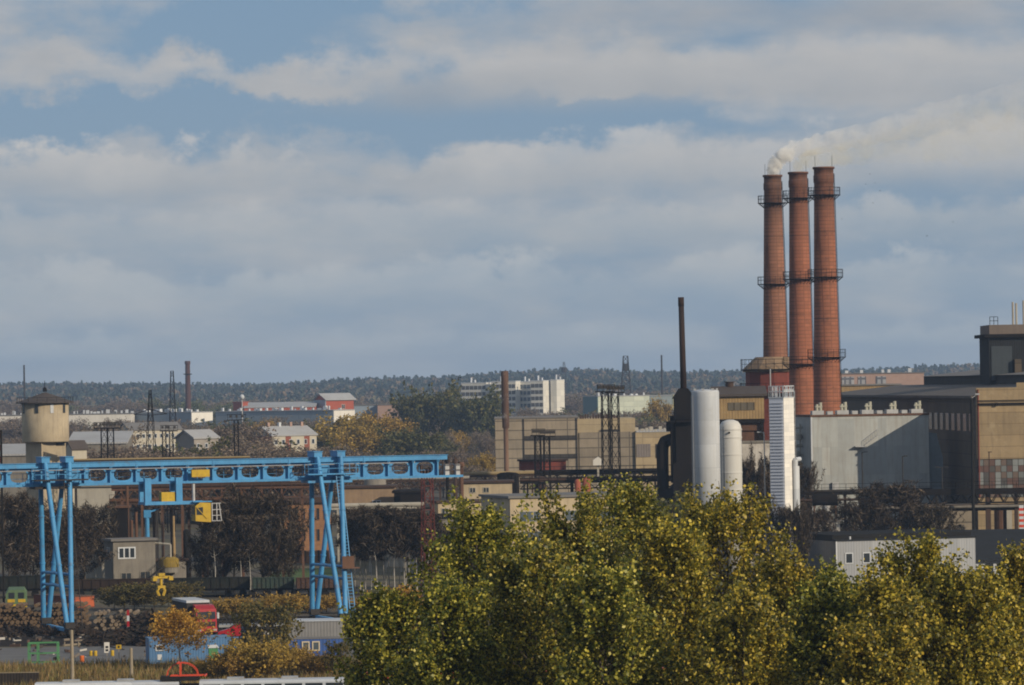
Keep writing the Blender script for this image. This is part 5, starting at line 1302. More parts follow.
def loco():
    Y = 520; a, b = P(5, 603, Y), P(28, 603, Y); c = (a + b) / 2; t = thing('shunting_engine', 'green shunting engine with yellow front marks at the left edge', 'locomotive', (c.x, Y, 0), R(6)); w = (b.x - a.x) * .46; H = Z(16, 590, Y)
    lg = weathered('engine_green', (.10, .16, .08), (.06, .09, .05), amt=.5, scale=1)
    m = MB().prism([(-w, .9), (w, .9), (w, H - .5), (w * .75, H), (-w * .75, H), (-w, H - .5)], 0, 9); put(t, m, 'body', lg)
    for s in (-1, 1):
        put(t, MB().box(s * w * .45 - .33, s * w * .45 + .33, -.05, -.003, H - .95, H - .3), 'window', M_glass)
        put(t, MB().box(s * w * .5 - .42, s * w * .5 + .42, -.06, -.004, H - 1.4, H - 1.05), 'front_mark', M_yellow)
    put(t, MB().box(-w, w, -.25, -.01, .55, .9), 'buffer_beam', M_yellow)
    for y in (1.5, 4.5, 7.5): put(t, MB().cyl((-w * .9, y, .5), (w * .9, y, .5), .5, n=16), 'wheelset', M_black)
loco()
M_boxred = weathered('sunlit_red_container', (.42, .10, .04), (.25, .07, .035), amt=.4, scale=.6, ribs=.3)  # brighter red for the container end, sunlight put into the colour
root, Wd, D, H, wo, ro = cblock('freight_container', 'rust-red freight container behind the left crane legs', 'container', 28, 73, 90, 597, 527, -50, weathered('shaded_red_container', (.20, .055, .03), (.1, .04, .025), ribs=.3), M_rust, over=.03, thick=.08)  # darker red of the same container, shade put into the colour
MB().box(Wd / 2 + .003, Wd / 2 + .05, .1, D - .1, .1, H - .1).build('end_panel', M_boxred, root)
def lorry():
    g = G(207, 636); Y = g.y; m = MP(Y)
    t = thing('lorry', 'red lorry with a white roof fairing parked behind the orange birch', 'lorry', (g.x, Y, 0), R(16))
    w = 1.05; H = Z(207, 605, Y)
    cab = MB().prismx([(0, .75), (2.0, .75), (2.0, 2.75), (.25, 2.75), (.08, 1.7)], -w, w); cb = put(t, cab, 'cab', M_lorryred)
    MB().prismx([(.1, 1.72), (.26, 2.45), (.2, 2.45), (.04, 1.72)], -w + .12, w - .12).build('windscreen', M_glass, cb)
    MB().box(-w + .15, w - .15, -.06, -.003, 1.0, 1.45).build('grille', M_darksteel, cb)
    MB().box(-w - .02, w + .02, -.16, -.004, .4, .8).build('bumper', M_lorryred, cb)
    for s in (-1, 1):
        MB().box(s * .8 - .18, s * .8 + .18, -.19, -.165, .5, .72).build('headlight', M_galv, cb)
        MB().box(s * (w + .16) - .1, s * (w + .16) + .1, .05, .25, 1.75, 2.35).build('mirror', M_white if s > 0 else M_black, cb)
    MB().prismx([(.35, 2.755), (2.0, 2.755), (2.0, H), (1.2, H - .08)], -w + .05, w - .05).build('roof_fairing', M_lorryred, t)
    MB().box(-w - .5, w - .3, 2.3, 9.5, 1.1, H + .15).build('load_box', M_darksteel, t)
    MB().box(-w - .55, w - .25, 2.25, 9.55, H + .153, H + .4).build('box_top', M_white, t)
    MB().box(-.9, .9, .5, 9.3, .6, 1.0).build('chassis', M_black, t)
    for y in (.9, 6.3, 7.6):
        for s in (-1, 1):
            o = MB().cyl((s * .98 - .14, y, .5), (s * .98 + .14, y, .5), .5, n=20).build('wheel', M_black, t)
            MB().cyl((s * .98 - .15, y, .5), (s * .98 + .15, y, .5), .24, n=12).build('hub', M_galv, o)
lorry()
def red_tractor():
    g = G(231, 640); Y = g.y; t = thing('tipper_truck', 'low red truck with a sloping front and dark blue rear beside the red lorry', 'truck', (g.x, Y, 0), R(3))
    b = MB().prism([(-1.3, .45), (1.0, .45), (1.0, 1.65), (.55, 1.65), (-.1, 1.2), (-1.25, .85)], -1.0, 1.0); bo = put(t, b, 'bonnet', M_lorryred)
    MB().prism([(-.08, 1.22), (.5, 1.6), (.45, 1.64), (-.13, 1.26)], -.9, .9).build('windscreen', M_glass, bo)
    put(t, MB().box(1.02, 2.0, -1.0, 1.0, .5, 1.6), 'rear_body', weathered('navy_panel', (.025, .04, .085), (.02, .025, .04)))
    for x in (-.75, 1.3):
        for y in (-.95, .95): put(t, MB().cyl((x, y - .1, .36), (x, y + .1, .36), .36, n=18), 'wheel', M_black)
red_tractor()
def flatbed():
    g = G(240, 633); Y = g.y + 4; t = thing('flatbed_trailer', 'long dark flatbed trailer with a stake side right of the red lorry', 'trailer', (g.x, Y, 0), R(3)); z = Z(240, 624, Y)
    put(t, MB().box(-2.4, 10, -1.2, 1.2, z - .25, z), 'bed', M_galv)
    s = MB(); s.rail([(-2.4, -1.15, z), (4, -1.15, z)], .7, .1, .4); put(t, s, 'stake_side', M_darksteel)
    for x in (5.5, 6.8, 8.1): put(t, MB().cyl((x, -1.1, .5), (x, 1.1, .5), .5, n=16), 'wheelset', M_black)
    put(t, MB().box(-2, -1.7, -.5, .5, 0, z - .26), 'landing_leg', M_black)
flatbed()
def container_office():
    g = G(148, 664); Y = g.y; m = MP(Y)
    root, Wd, D, H, wo, ro = cblock('container', 'blue container with a small white window behind the orange birch', 'container', 144, 149, 229, 639, Y, 12, M_bluedeep, weathered('blue_roof', (.12, .22, .36), (.1, .14, .2)), over=.04, thick=.08, depth=2.5)
    windows(wo, [(-Wd / 2 + .95, H * .63)], .75, .55, M_white, M_glass, t=.1, bars=0)
    MB().box(-Wd / 2 + .75, -Wd / 2 + 1.15, -.04, -.003, .35, .85).build('notice', M_white, root)
    sg = MB().box(Wd / 2 - 2.0, Wd / 2 - 1.15, -.05, -.004, .1, 1.35); so2 = put(root, sg, 'green_panel', plain('panel_green', (.06, .2, .08)))
    MB().prism([(Wd / 2 - 2.1, 1.3), (Wd / 2 - 1.05, 1.3), (Wd / 2 - 1.25, 1.6), (Wd / 2 - 1.9, 1.6)], -.12, -.055).build('panel_top', M_white, so2)
container_office()
g = G(240, 662)
cblock('container', 'second lighter blue container right of the green and white panel', 'container', 230, 0, 246, 639, 424, 0, weathered('sky_blue_container', (.15, .28, .46), (.1, .17, .27), ribs=.25), M_bluedeep, depth=2.4, over=.03, thick=.08)
def cabin():
    root, Wd, D, H, wo, ro = cblock('site_cabin', 'low blue site cabin with two cream-framed windows', 'cabin', 288, 0, 343, 639, 424, 0, weathered('cabin_blue', (.05, .11, .32), (.04, .08, .2), ribs=.3), M_roofgrey, depth=2.4, over=.05, thick=.08)
    wm = plain('cream_frame', (.62, .52, .36))
    windows(wo, [(-Wd / 2 + 1.65, H - .65), (-Wd / 2 + 2.6, H - .65)], .72, .9, wm, M_glassblue, t=.11, bars=0)
    cblock('storage_shed', 'grey ribbed shed with a white roof edge behind the blue site cabin', 'shed', 286, 0, 341, 621.5, 429, 0, weathered('dull_grey_ribbed', (.22, .215, .21), (.15, .14, .13), ribs=.3), M_white, depth=4, over=.08, thick=.1)
cabin()
def cage():
    g = G(43, 664); Y = g.y; t = thing('wire_cage', 'empty green wire cage frame at the edge of the asphalt yard', 'cage', (g.x, Y, 0)); w = 14.5 * MP(Y); h = Z(43, 643, Y)
    m = MB()
    for x in (-w, -w * .38, w):
        for y in (0, 1.4): m.bar((x, y, 0), (x, y, h), .1)
    for z in (.15, h * .5, h):
        for y in (0, 1.4): m.bar((-w, y, z), (w, y, z), .07)
        for x in (-w, w): m.bar((x, 0, z), (x, 1.4, z), .07)
    m.bar((-w, 0, h), (-w * .38, 0, h), .16); put(t, m, 'frame', M_green)
cage()
def utility_pole(px, pyb, pyt, label, arm):
    g = G(px, pyb); t = thing('utility_pole', label, 'pole', (g.x, g.y, 0)); h = Z(px, pyt, g.y)
    put(t, MB().cyl((0, 0, 0), (0, 0, h), .17, .13, 10), 'shaft', M_wood)
    if arm: put(t, MB().bar((-.75, 0, h - 1.3), (.75, 0, h - 1.2), .16).bar((-.6, -.1, h - 1.4), (-.6, -.1, h - 1.0), .08).bar((.6, -.1, h - 1.4), (.6, -.1, h - 1.0), .08), 'cross_arm', M_wood)
utility_pole(72.5, 684, 630, 'wooden pole with one cross arm before the left crane leg', True)
utility_pole(131.5, 680, 648, 'short wooden pole without arm left of the blue container', False)
def small_bits():
    for px, pyb, h, w, mat, lab in ((91, 656, .5, .32, M_yellow, 'left one of two small yellow drums on the asphalt'), (95.5, 656, .5, .32, M_yellow, 'right one of two small yellow drums on the asphalt'), (112.5, 656, .55, .3, M_yellow, 'small yellow drum at the foot of the white board'), (82, 662, .6, .4, plain('signal_orange', (.6, .13, .02)), 'orange drum on the verge beside the wooden pole')):
        g = G(px, pyb); t = thing('drum', lab, 'drum', (g.x, g.y, 0), 0, 'small drums')
        put(t, MB().lathe([(w * .5, 0), (w * .55, h * .3), (w * .5, h * .33), (w * .5, h * .63), (w * .55, h * .66), (w * .5, h), (.02, h)], 14), 'barrel', mat)
    for px, pyb, h, w, mat, lab in ((107, 656, 1.3, .5, M_whitewall, 'white board with dark marks on the asphalt yard'), (119, 662, 1.6, .5, M_yellow, 'small yellow sign on a thin post')):
        g = G(px, pyb); t = thing('sign_board', lab, 'sign', (g.x, g.y, 0))
        put(t, MB().bar((0, .05, 0), (0, .05, h - .3), .07), 'post', M_wood)
        b = put(t, MB().box(-w / 2, w / 2, -.03, .02, h - (1.0 if w == .5 and mat is M_whitewall else .4), h), 'panel', mat)
        if mat is M_whitewall:
            for z in (.55, .85): MB().box(-.12, .14, -.045, -.033, h - z, h - z + .2).build('mark', M_black, b)
        else: MB().box(-.08, .08, -.045, -.033, h - .3, h - .1).build('mark', M_black, b)
    c = P(0, 430, 500); t = thing('banner_board', 'red and white board on a dark post at the left edge', 'board', (c.x - .15, 500, 0)); z = c.z
    put(t, MB().bar((.25, 0, 0), (.25, 0, z), .22), 'post', M_black)
    for k in range(6): put(t, MB().box(-.9, .12, -.05, .05, z - .65 * (k + 1) - .3, z - .65 * k - .32), 'stripe', M_white if k % 2 else M_lorryred)
    for px, Y, lab, col in ((128, 462, 'red and white marker post before the scrap mound', M_lorryred),):
        g = P(px, 610, Y); t = thing('marker_post', lab, 'post', (g.x, Y, 0)); h = g.z
        for k in range(5): put(t, MB().box(-.12, .12, -.1, .1, h * k / 5, h * (k + 1) / 5 - .003), 'band', M_white if k % 2 else col)
    cblock('plank_fence', 'dark plank fence at the bottom left corner', 'fence', -12, 0, 39, 673, 388, 0, weathered('dark_planks', (.05, .042, .036), (.03, .026, .024), joints=(.25, 9, .06), jcol=(.5, .5, .5)), M_wood, depth=.1, over=.02, thick=.05)
small_bits()

# trams: only their roofs come into the picture
def tram(label, px0, px1, py, Y, redtop, panto=None):
    a, b = P(px0, py, Y), P(px1, py, Y); L_ = b.x - a.x; H = a.z
    t = thing('tram', label, 'tram', ((a.x + b.x) / 2, Y, 0), R(.3))
    half = [(-L_ / 2, -.75), (.75, L_ / 2)] if not redtop else [(-L_ / 2, L_ / 2)]
    for x0, x1 in half:
        bd = MB().box(x0, x1, -1.1, 1.1, .35, H - .22 if not redtop else H - .42); bo = put(t, bd, 'body', M_white)
        n = int((x1 - x0) / 1.5)
        for k in range(n): MB().box(x0 + .3 + k * 1.5, x0 + 1.55 + k * 1.5, -1.13, -1.103, 1.3, H - .3 if not redtop else H - .65).build('window', M_glass, bo)
        if redtop: MB().box(x0, x1, -1.14, 1.14, H - .418, H).build('roof_edge', plain('tram_red', (.55, .06, .035)), t)
        else:
            MB().prismx([(-1.1, H - .217), (1.1, H - .217), (.95, H - .05), (.6, H), (-.6, H), (-.95, H - .05)], x0, x1).build('roof', M_white, t)
            for k in range(2): MB().box(x0 + 2 + k * 4, x0 + 3.2 + k * 4, -.5, .5, H + .003, H + .16).build('roof_unit', M_galv, t)
        for x in (x0 + 1.6, x1 - 1.6): MB().cyl((x, -1.0, .35), (x, 1.0, .35), .34, n=16).build('wheelset', M_black, t)
    if not redtop: MB().box(-.74, .74, -.95, .95, .5, H - .3).build('bellows', M_black, t)
    if panto is not None:
        x = X(panto, Y, 675) - (a.x + b.x) / 2
        MB().prismx([(-1.0, H + .003), (1.0, H + .003), (.8, H + .3), (-.8, H + .3)], x - 1.7, x + 1.1).build('roof_well', M_black, t)
        p = MB(); rp = plain('pantograph_red', (.6, .07, .03))
        z1 = Z(panto, 662.5, Y)
        for y in (-.5, .5):
            p.bar((x - 1.0, y, H + .35), (x + 1.6, y, H + .35), .07)
            pts = [Vector((x + math.cos(q) * 1.15 - .1, y, H + .35 + (z1 - H - .35) * math.sin(q))) for q in np.linspace(0, math.pi, 9)]
            for q0, q1 in zip(pts[:-1], pts[1:]): p.bar(q0, q1, .055)
            p.bar((x - .25, y, H + .2), (x - .25, y, z1), .09)
        p.bar((x - .4, -.9, z1), (x - .4, .9, z1), .1); p.bar((x + 1.6, -1, H + .35), (x + 1.6, 1, H + .35), .1)
        put(t, p, 'pantograph', rp)
tram('white articulated tram with a red pantograph at the bottom edge', 36, 344, 682.5, 335, False, 184)
tram('white tram with a red roof edge mostly hidden by the poplars', 366, 770, 673, 337, True)

# ---------------------------------------------------------------- far buildings
def rowwin(root, wo, Wd, H, cols, rows, w, h, top=1.6, pitch=2.9, fm=None, gm=None, x0=0, x1=1, bars=0):
    windows(wo, [(-Wd / 2 + Wd * (x0 + (x1 - x0) * (i + .5) / cols), H - top - j * pitch) for j in range(rows) for i in range(cols)], w, h, fm or M_white, gm or M_glass, t=.12, bars=bars)
def apartments():
    Y = 2120; c = P(512, 385, Y)
    t = thing('apartment_block', 'white panel apartment blocks in staggered sections before the hills', 'apartment block', (c.x, Y, 0))
    for pl, pc, pr, py, yy, face, rows, cols in ((461, 486, 490, 383, Y + 14, 1, 8, 6), (491, 515.5, 519.5, 381.5, Y + 6, 1, 8, 6), (519, 530.5, 532, 382, Y + 9, 2, 8, 3), (530.5, 543, 551, 381, Y - 6, 1, 8, 3), (550.5, 556.5, 564.5, 380.2, Y - 2, 0, 0, 0)):
        a = R(-24); m = MP(yy); Wd = (pc - pl) * m / math.cos(a); D = max((pr - pc) * m / math.sin(-a), 6); k = P(pc, py, yy); H = k.z
        wl = MB().box(-Wd / 2, Wd / 2, 0, D, 0, H).build('section_wall', weathered('apartment_panel', (.66, .64, .58), (.5, .47, .42), joints=(6, 2.8, .08), jcol=(.8, .8, .8), amt=.3, scale=.1, streak=.2), t)
        wl.location = (k.x - c.x - Wd / 2 * math.cos(a), yy - Y + Wd / 2 * math.sin(-a), 0); wl.rotation_euler.z = a
        MB().box(-Wd / 2 - .1, Wd / 2 + .1, -.1, D + .1, H + .003, H + .35).build('roof_edge', M_white, wl)
        if face:
            spots = [(-Wd / 2 + Wd * (i + .5) / cols, H - 2.0 - 2.95 * j) for j in range(rows) for i in range(cols)]
            f = g = None
            for x, z in spots:
                if f is None: f = MB().box(-Wd / cols * .40, Wd / cols * .40, -.12, -.003, -.95, .75).build('balcony_shade_panel' if face == 1 else 'window', M_glassblue if face == 2 else weathered('balcony_shade', (.10, .095, .09), (.06, .055, .05)), wl); o = f  # dark balcony panels paint the shade of recesses that are not modelled
                else: o = f.copy(); C.objects.link(o); o.parent = wl
                o.location = (x, 0, z)
        for q in range(2):
            MB().cyl((-Wd * .2 + q * 2, D / 2, H + .35), (-Wd * .2 + q * 2, D / 2, H + 2.6 - q), .5, n=8).build('roof_vent', M_white, wl)
apartments()
def farblock(name, label, pl, pc, pr, pyt, Y, yaw, wall, roofm, cat='building', rows=0, cols=0, ww=1.2, wh=1.4, **k):
    root, Wd, D, H, wo, ro = cblock(name, label, cat, pl, pc, pr, pyt, Y, yaw, wall, roofm, **k)
    if rows: rowwin(root, wo, Wd, H, cols, rows, ww, wh)
    return root, Wd, D, H
def roofbits(root, Wd, D, H, n, mat=M_white, hi=1.6):
    for k in range(n):
        x = -Wd / 2 + Wd * (k + rnd.random()) / n; w = rnd.uniform(.5, 1.4); h = rnd.uniform(.6, hi)
        MB().box(x - w / 2, x + w / 2, D * .3, D * .3 + w, H + .3, H + .3 + h).build('roof_vent', mat, root)
r1 = farblock('long_factory', 'long white factory front behind the water tower', -20, 0, 131, 415, 1800, 0, M_whitewall, M_roofgrey, 'factory', depth=30); roofbits(r1[0], r1[1], r1[2], r1[3], 34)
r1 = farblock('long_factory', 'grey-blue factory hall with a sunlit white right end', 128, 191, 211, 412.5, 1790, -50, M_bluegrey, M_roofpale, 'factory', roof='flat'); roofbits(r1[0], r1[1], r1[2], r1[3], 16)
MB().box(r1[1] / 2 + .003, r1[1] / 2 + .4, 0, r1[2], 0, r1[3] - .1).build('end_wall', weathered('sunlit_end_wall', (.74, .71, .64), (.5, .47, .42), amt=.3, scale=.1), r1[0])  # end wall coloured extra bright to carry the sunlight on it
r1 = farblock('long_factory', 'low blue-grey factory with white roof vents in front of the red tower', 210, 333, 353, 410.5, 1750, -35, weathered('bluegrey_far', (.27, .32, .37), (.2, .24, .28), joints=(6, 2.5, .2), jcol=(.8, .8, .8)), M_roofpale, 'factory'); roofbits(r1[0], r1[1], r1[2], r1[3], 20)
MB().box(r1[1] / 2 + .003, r1[1] / 2 + .4, 0, r1[2], 0, r1[3] - .1).build('end_wall', M_whitewall, r1[0])
M_redfar = weathered('far_red_brick', (.36, .085, .045), (.25, .07, .04), amt=.4, scale=.2)
r1 = farblock('tower_hall', 'red factory tower with a pale hipped roof on the left horizon', 314, 326, 353, 399.5, 1850, 35, M_redfar, M_roofpale, 'factory tower', roof='gx', rise=2.2, over=.8)
MB().box(-r1[1] / 2 - .4, -r1[1] / 2 - .003, 0, r1[2], 0, r1[3] - .2).build('grey_wall', M_bluegrey, r1[0])
windows(r1[0].children[0], [(r1[1] * .12, r1[3] - 3)], 1.6, 1.8, M_whitewall, M_glass)
farblock('roof_hall', 'hall with a long pale roof left of the red factory tower', 244, 0, 315, 407.5, 1840, 0, M_redfar, M_roofpale, 'hall', roof='shed', rise=1.8, depth=20)
farblock('red_block', 'small red brick block at the left end of the long pale roof', 232.5, 242, 247, 402.5, 1845, -50, M_redfar, M_redfar)
def globe():
    Y = 1500; c = P(242, 397, Y); t = thing('globe_mast', 'pole with a white globe before the small red block', 'mast', (c.x, Y, 0))
    put(t, MB().cyl((0, 0, 0), (0, 0, c.z - .5), .25, .15, 8), 'pole', M_galv); put(t, MB().lathe([(.05, c.z - .95), (.6, c.z - .6), (.85, c.z), (.6, c.z + .6), (.05, c.z + .95)], 16), 'globe', M_white, True)
globe()
farblock('grey_shed', 'grey shed right of the red factory tower', 354, 0, 378, 405.5, 1900, 0, M_bluegrey, M_roofgrey, 'shed', depth=12)
farblock('pink_shed', 'pinkish brick shed on the left horizon beside the big green tree', 377.5, 0, 403, 405, 1895, 0, M_pinkbrick, M_roofgrey, 'shed', depth=12)
r1 = farblock('gabled_house', 'cream house with a dark red gable end and grey roof', 250, 272, 315, 436, 1150, 40, M_cream, M_roofpale, 'house', 1, 6, 1.0, 1.3, roof='gx', rise=2.1, over=.3)
MB().box(-r1[1] / 2 - .15, -r1[1] / 2 - .003, .02, r1[2] - .02, 0, r1[3]).build('gable_wall', M_redbrick, r1[0])
for k in range(2): MB().box(-r1[1] / 2 + r1[1] * (.3 + .42 * k), -r1[1] / 2 + r1[1] * (.42 + .42 * k), -.05, -.003, 0, r1[3] - .2).build('brick_panel', M_redbrick, r1[0])
for k in range(4): MB().box(-r1[1] / 2 + r1[1] * (.12 + .25 * k), -r1[1] / 2 + r1[1] * (.12 + .25 * k) + .7, r1[2] / 2 - .35, r1[2] / 2 + .35, r1[3] + 1.6, r1[3] + 3.4).build('chimney_stack', M_white if k == 1 else M_pinkbrick, r1[0])
farblock('pale_shed', 'pale gabled shed with a grey roof above the long tan pipeline', 174, 194, 217, 438.5, 1000, 40, weathered('dull_grey_render', (.30, .27, .24), (.2, .18, .16)), M_roofpale, 'shed', 1, 3, .8, 1.0, roof='gx', rise=1.6, over=.35)
farblock('cream_house', 'long cream house with small windows behind the dark pylon', 116, 129, 180, 430.5, 1250, 24, M_cream, M_roofgrey, 'house', 2, 9, .9, 1.2, roof='gx', rise=1.8, over=.3)
farblock('low_store', 'low grey-roofed store right of the water tower', 68, 0, 126, 444, 900, 0, M_grime, M_roofpale, 'store', roof='shed', rise=2.0, depth=14)
farblock('small_house', 'small cream house low beside the foot of the water tower', 64, 72, 86, 449, 820, 30, M_cream, M_roofbrown, 'house', roof='gx', rise=1.2)
farblock('low_store', 'low grey-roofed store left of the water tower', -20, 0, 26, 456, 800, 0, M_grime, M_roofpale, 'store', roof='shed', rise=1.6, depth=12)
r1 = farblock('green_works', 'long pale green works building right of the apartment blocks', 584, 598, 650, 396.5, 2050, 22, weathered('pale_green_panel', (.52, .56, .46), (.4, .42, .35), joints=(5, 2.4, .2), jcol=(.85, .85, .85)), M_roofpale, 'factory'); roofbits(r1[0], r1[1], r1[2], r1[3], 9)
MB().box(-r1[1] / 2 - .3, -r1[1] / 2 - .003, 0, r1[2], 0, r1[3] - .1).build('end_wall', weathered('teal_end', (.10, .17, .17), (.08, .12, .12)), r1[0])
farblock('green_works', 'second pale green works building behind the furnace flue', 648, 0, 760, 395, 2100, 0, weathered('grey_green_panel', (.27, .31, .31), (.2, .23, .23)), M_roofpale, 'factory', depth=20)
farblock('yellow_gable', 'small pale yellow building left of the furnace head', 673, 0, 688, 394.5, 2030, 0, weathered('pale_yellow', (.56, .52, .3), (.4, .37, .24)), M_roofpale, depth=12)
r1 = farblock('housing_block', 'pink brick housing block with grey loggias on the right horizon', 838, 0, 924, 373.5, 1560, 0, M_pinkbrick, M_roofgrey, 'apartment block', depth=12)
for px0, px1 in ((842, 854), (858, 866), (876, 886)):
    mm = MP(1560); MB().box((px0 - 881) * mm, (px1 - 881) * mm, -.2, -.003, 5, r1[3] - .9).build('loggia', weathered('loggia_grey', (.36, .36, .37), (.16, .16, .17), joints=(1.8, 2.8, .35), jcol=(.35, .35, .38)), r1[0])
roofbits(r1[0], r1[1], r1[2], r1[3], 5)
farblock('ochre_roof_hall', 'ochre clad low hall between the right chimney and the mill roof', 838, 0, 900, 385.5, 900, 0, M_ochreshed, M_roofgrey, 'hall', depth=20)
for px, py, Y, lab in ((895, 386, 1200, 0),): pass

# birds wheeling beside the smoke
def birds():
    m = MB().add([(-.55, .1, .22), (-.25, -.12, .08), (0, -.2, 0), (.25, -.12, .08), (.55, .1, .22), (0, .3, 0), (-.25, .12, .07), (.25, .12, .07), (0, 0, -.1)],
                 [(0, 1, 6), (1, 2, 5, 6), (2, 3, 7, 5), (3, 4, 7), (1, 8, 2), (2, 8, 3), (6, 5, 8), (5, 7, 8), (0, 6, 1), (4, 3, 7)])
    first = None
    for px, py in ((866, 184), (875, 183), (873, 203), (859, 208), (870, 174), (888, 222), (953, 222), (842, 219), (880, 191), (927, 236)):
        p = P(px, py, 660 + rnd.uniform(-20, 20))
        if first is None: o = first = m.build('bird', M_black)
        else: o = first.copy(); C.objects.link(o)
        o.location = p; o.rotation_euler = (rnd.uniform(-.4, .4), rnd.uniform(-.5, .5), rnd.random() * 6.28); s = rnd.uniform(.3, .45); o.scale = (s, s, s)
        tag(o, 'tiny dark bird flying beside the chimneys below the smoke', 'bird', 'birds by the chimneys')
birds()

# ---------------------------------------------------------------- trees
def tube_tree(mb, p0, p1, r0, r1, n=6): mb.cyl(p0, p1, r0, r1, n, caps=False)
def limb_points(H, n, spread, h0, rise=0.55, seed=0):
    """limbs as polylines from the trunk outwards and up; returns list of arrays of points"""
    r = np.random.default_rng(seed); out = []
    for i in range(n):
        t = h0 + (0.97 - h0) * (i + r.random()) / n
        z = H * t
        env = spread * (math.sin(math.pi * min(1, (1.06 - t) / (1.06 - h0)) ** 0.85 * 0.62) + 0.10)
        a = i * 2.4 + r.random() * 0.9
        ln = env * r.uniform(0.65, 1.15)
        up = ln * r.uniform(0.7, 1.5) * (rise / 0.55)
        pts = []
        for k in range(6):
            s = k / 5
            w = r.normal(size=3) * 0.06 * ln * (k > 0)
            pts.append(np.array([math.cos(a) * ln * s ** 0.85, math.sin(a) * ln * s ** 0.85, z + up * s ** 1.4]) + w)
        out.append(np.array(pts))
    return out
def make_tree(name, label, H, spread, leafmat, barkmat, n_limbs, per_limb, leaf, h0=0.25, rise=0.55, clump=0.3, seed=1, aspect=1.0, group=None, up=None, trunk_r=None, lean=0.0, start=0.35, parts=True):
    root = thing(name, label, 'tree', (0, 0, 0), 0, group)
    limbs = limb_points(H, n_limbs, spread, h0, rise, seed)
    r = np.random.default_rng(seed + 99)
    tr = trunk_r or H * 0.012
    mb = MB()
    top = Vector((lean, 0, H))
    prev = Vector((0, 0, 0))
    for k in range(1, 6):
        q = Vector((lean * k / 5 + (r.normal() * 0.01 * H if k < 5 else 0), r.normal() * 0.01 * H, H * k / 5))
        tube_tree(mb, prev, q, tr * (1 - 0.17 * (k - 1)), tr * (1 - 0.17 * k), 7); prev = q
    cen = []
    for l in limbs:
        br = tr * 0.32
        for k in range(5):
            tube_tree(mb, l[k], l[k + 1], br * (1 - k * 0.17), br * (1 - (k + 1) * 0.17), 4)
        m = int(per_limb * r.uniform(0.5, 1.4))
        s = start + (1.04 - start) * r.random(m) ** 0.8
        i = np.clip((s * 5).astype(int), 0, 4); f = (s * 5 - i)[:, None]
        c = l[i] * (1 - f) + l[np.minimum(i + 1, 5)] * f
        # leaves sit on short side shoots: gather them into clumps
        nc = max(3, m // 14); off = r.normal(size=(nc, 3)) * clump * np.array([1, 1, 1.1])
        idx = np.argsort(s)[np.linspace(0, m - 1, nc).astype(int)]
        pick = r.integers(0, nc, m)
        c = c * 0.35 + c[idx][pick] * 0.65 + off[pick] + r.normal(size=(m, 3)) * clump * 0.38
        cen.append(c)
    cen = np.concatenate(cen)
    sq = H / np.quantile(cen[:, 2], 0.9985)          # the crown's top stands at the height asked for
    cen[:, 2] *= sq; mb.v = [(x, y, z * sq) for x, y, z in mb.v]
    mb.build('trunk', barkmat, root, smooth=True)
    link('crown', quads_mesh('crown', cen, leaf, leafmat, aspect, up), root)
    return root

L_poplar = leafy('poplar_leaves', [(0.0, (0.035, 0.055, 0.010)), (0.35, (0.105, 0.12, 0.018)), (0.62, (0.25, 0.235, 0.03)), (0.85, (0.48, 0.40, 0.05)), (1.0, (0.60, 0.52, 0.11))], 0.28, 0.45, 0.3)
L_poplargold = leafy('poplar_leaves_turning', [(0.0, (0.045, 0.055, 0.010)), (0.35, (0.145, 0.14, 0.02)), (0.62, (0.34, 0.29, 0.034)), (0.85, (0.55, 0.42, 0.045)), (1.0, (0.66, 0.52, 0.09))], 0.28, 0.45, 0.3)
L_orange = leafy('birch_leaves_autumn', [(0.0, (0.22, 0.13, 0.03)), (0.5, (0.50, 0.28, 0.04)), (1.0, (0.70, 0.45, 0.08))], 0.4)
L_rustbush = leafy('shrub_leaves_autumn', [(0.0, (0.17, 0.12, 0.03)), (0.5, (0.36, 0.235, 0.05)), (1.0, (0.56, 0.37, 0.08))], 0.38)
L_olive = leafy('olive_leaves', [(0.0, (0.045, 0.055, 0.02)), (0.6, (0.095, 0.10, 0.03)), (1.0, (0.17, 0.145, 0.045))], 0.25)
L_oliverust = leafy('alder_leaves', [(0.0, (0.06, 0.055, 0.02)), (0.6, (0.13, 0.115, 0.035)), (1.0, (0.26, 0.18, 0.05))], 0.25)
L_twig = leafy('bare_twigs', [(0.0, (0.020, 0.016, 0.012)), (0.75, (0.055, 0.042, 0.029)), (1.0, (0.17, 0.135, 0.10))], 0, 0.9, 0.02)
L_twigbrown = leafy('brown_twigs', [(0.0, (0.13, 0.103, 0.08)), (0.7, (0.22, 0.172, 0.125)), (1.0, (0.32, 0.24, 0.16))], 0.3)
L_farolive = leafy('far_olive_leaves', [(0.0, (0.075, 0.078, 0.03)), (0.6, (0.14, 0.13, 0.05)), (1.0, (0.20, 0.17, 0.065))], 0.25)
L_faryellow = leafy('far_yellow_leaves', [(0.0, (0.20, 0.13, 0.03)), (0.6, (0.36, 0.245, 0.05)), (1.0, (0.48, 0.33, 0.075))], 0.3)
L_fargreen = leafy('far_green_leaves', [(0.0, (0.075, 0.095, 0.04)), (0.6, (0.135, 0.15, 0.062)), (1.0, (0.20, 0.195, 0.08))], 0.25)

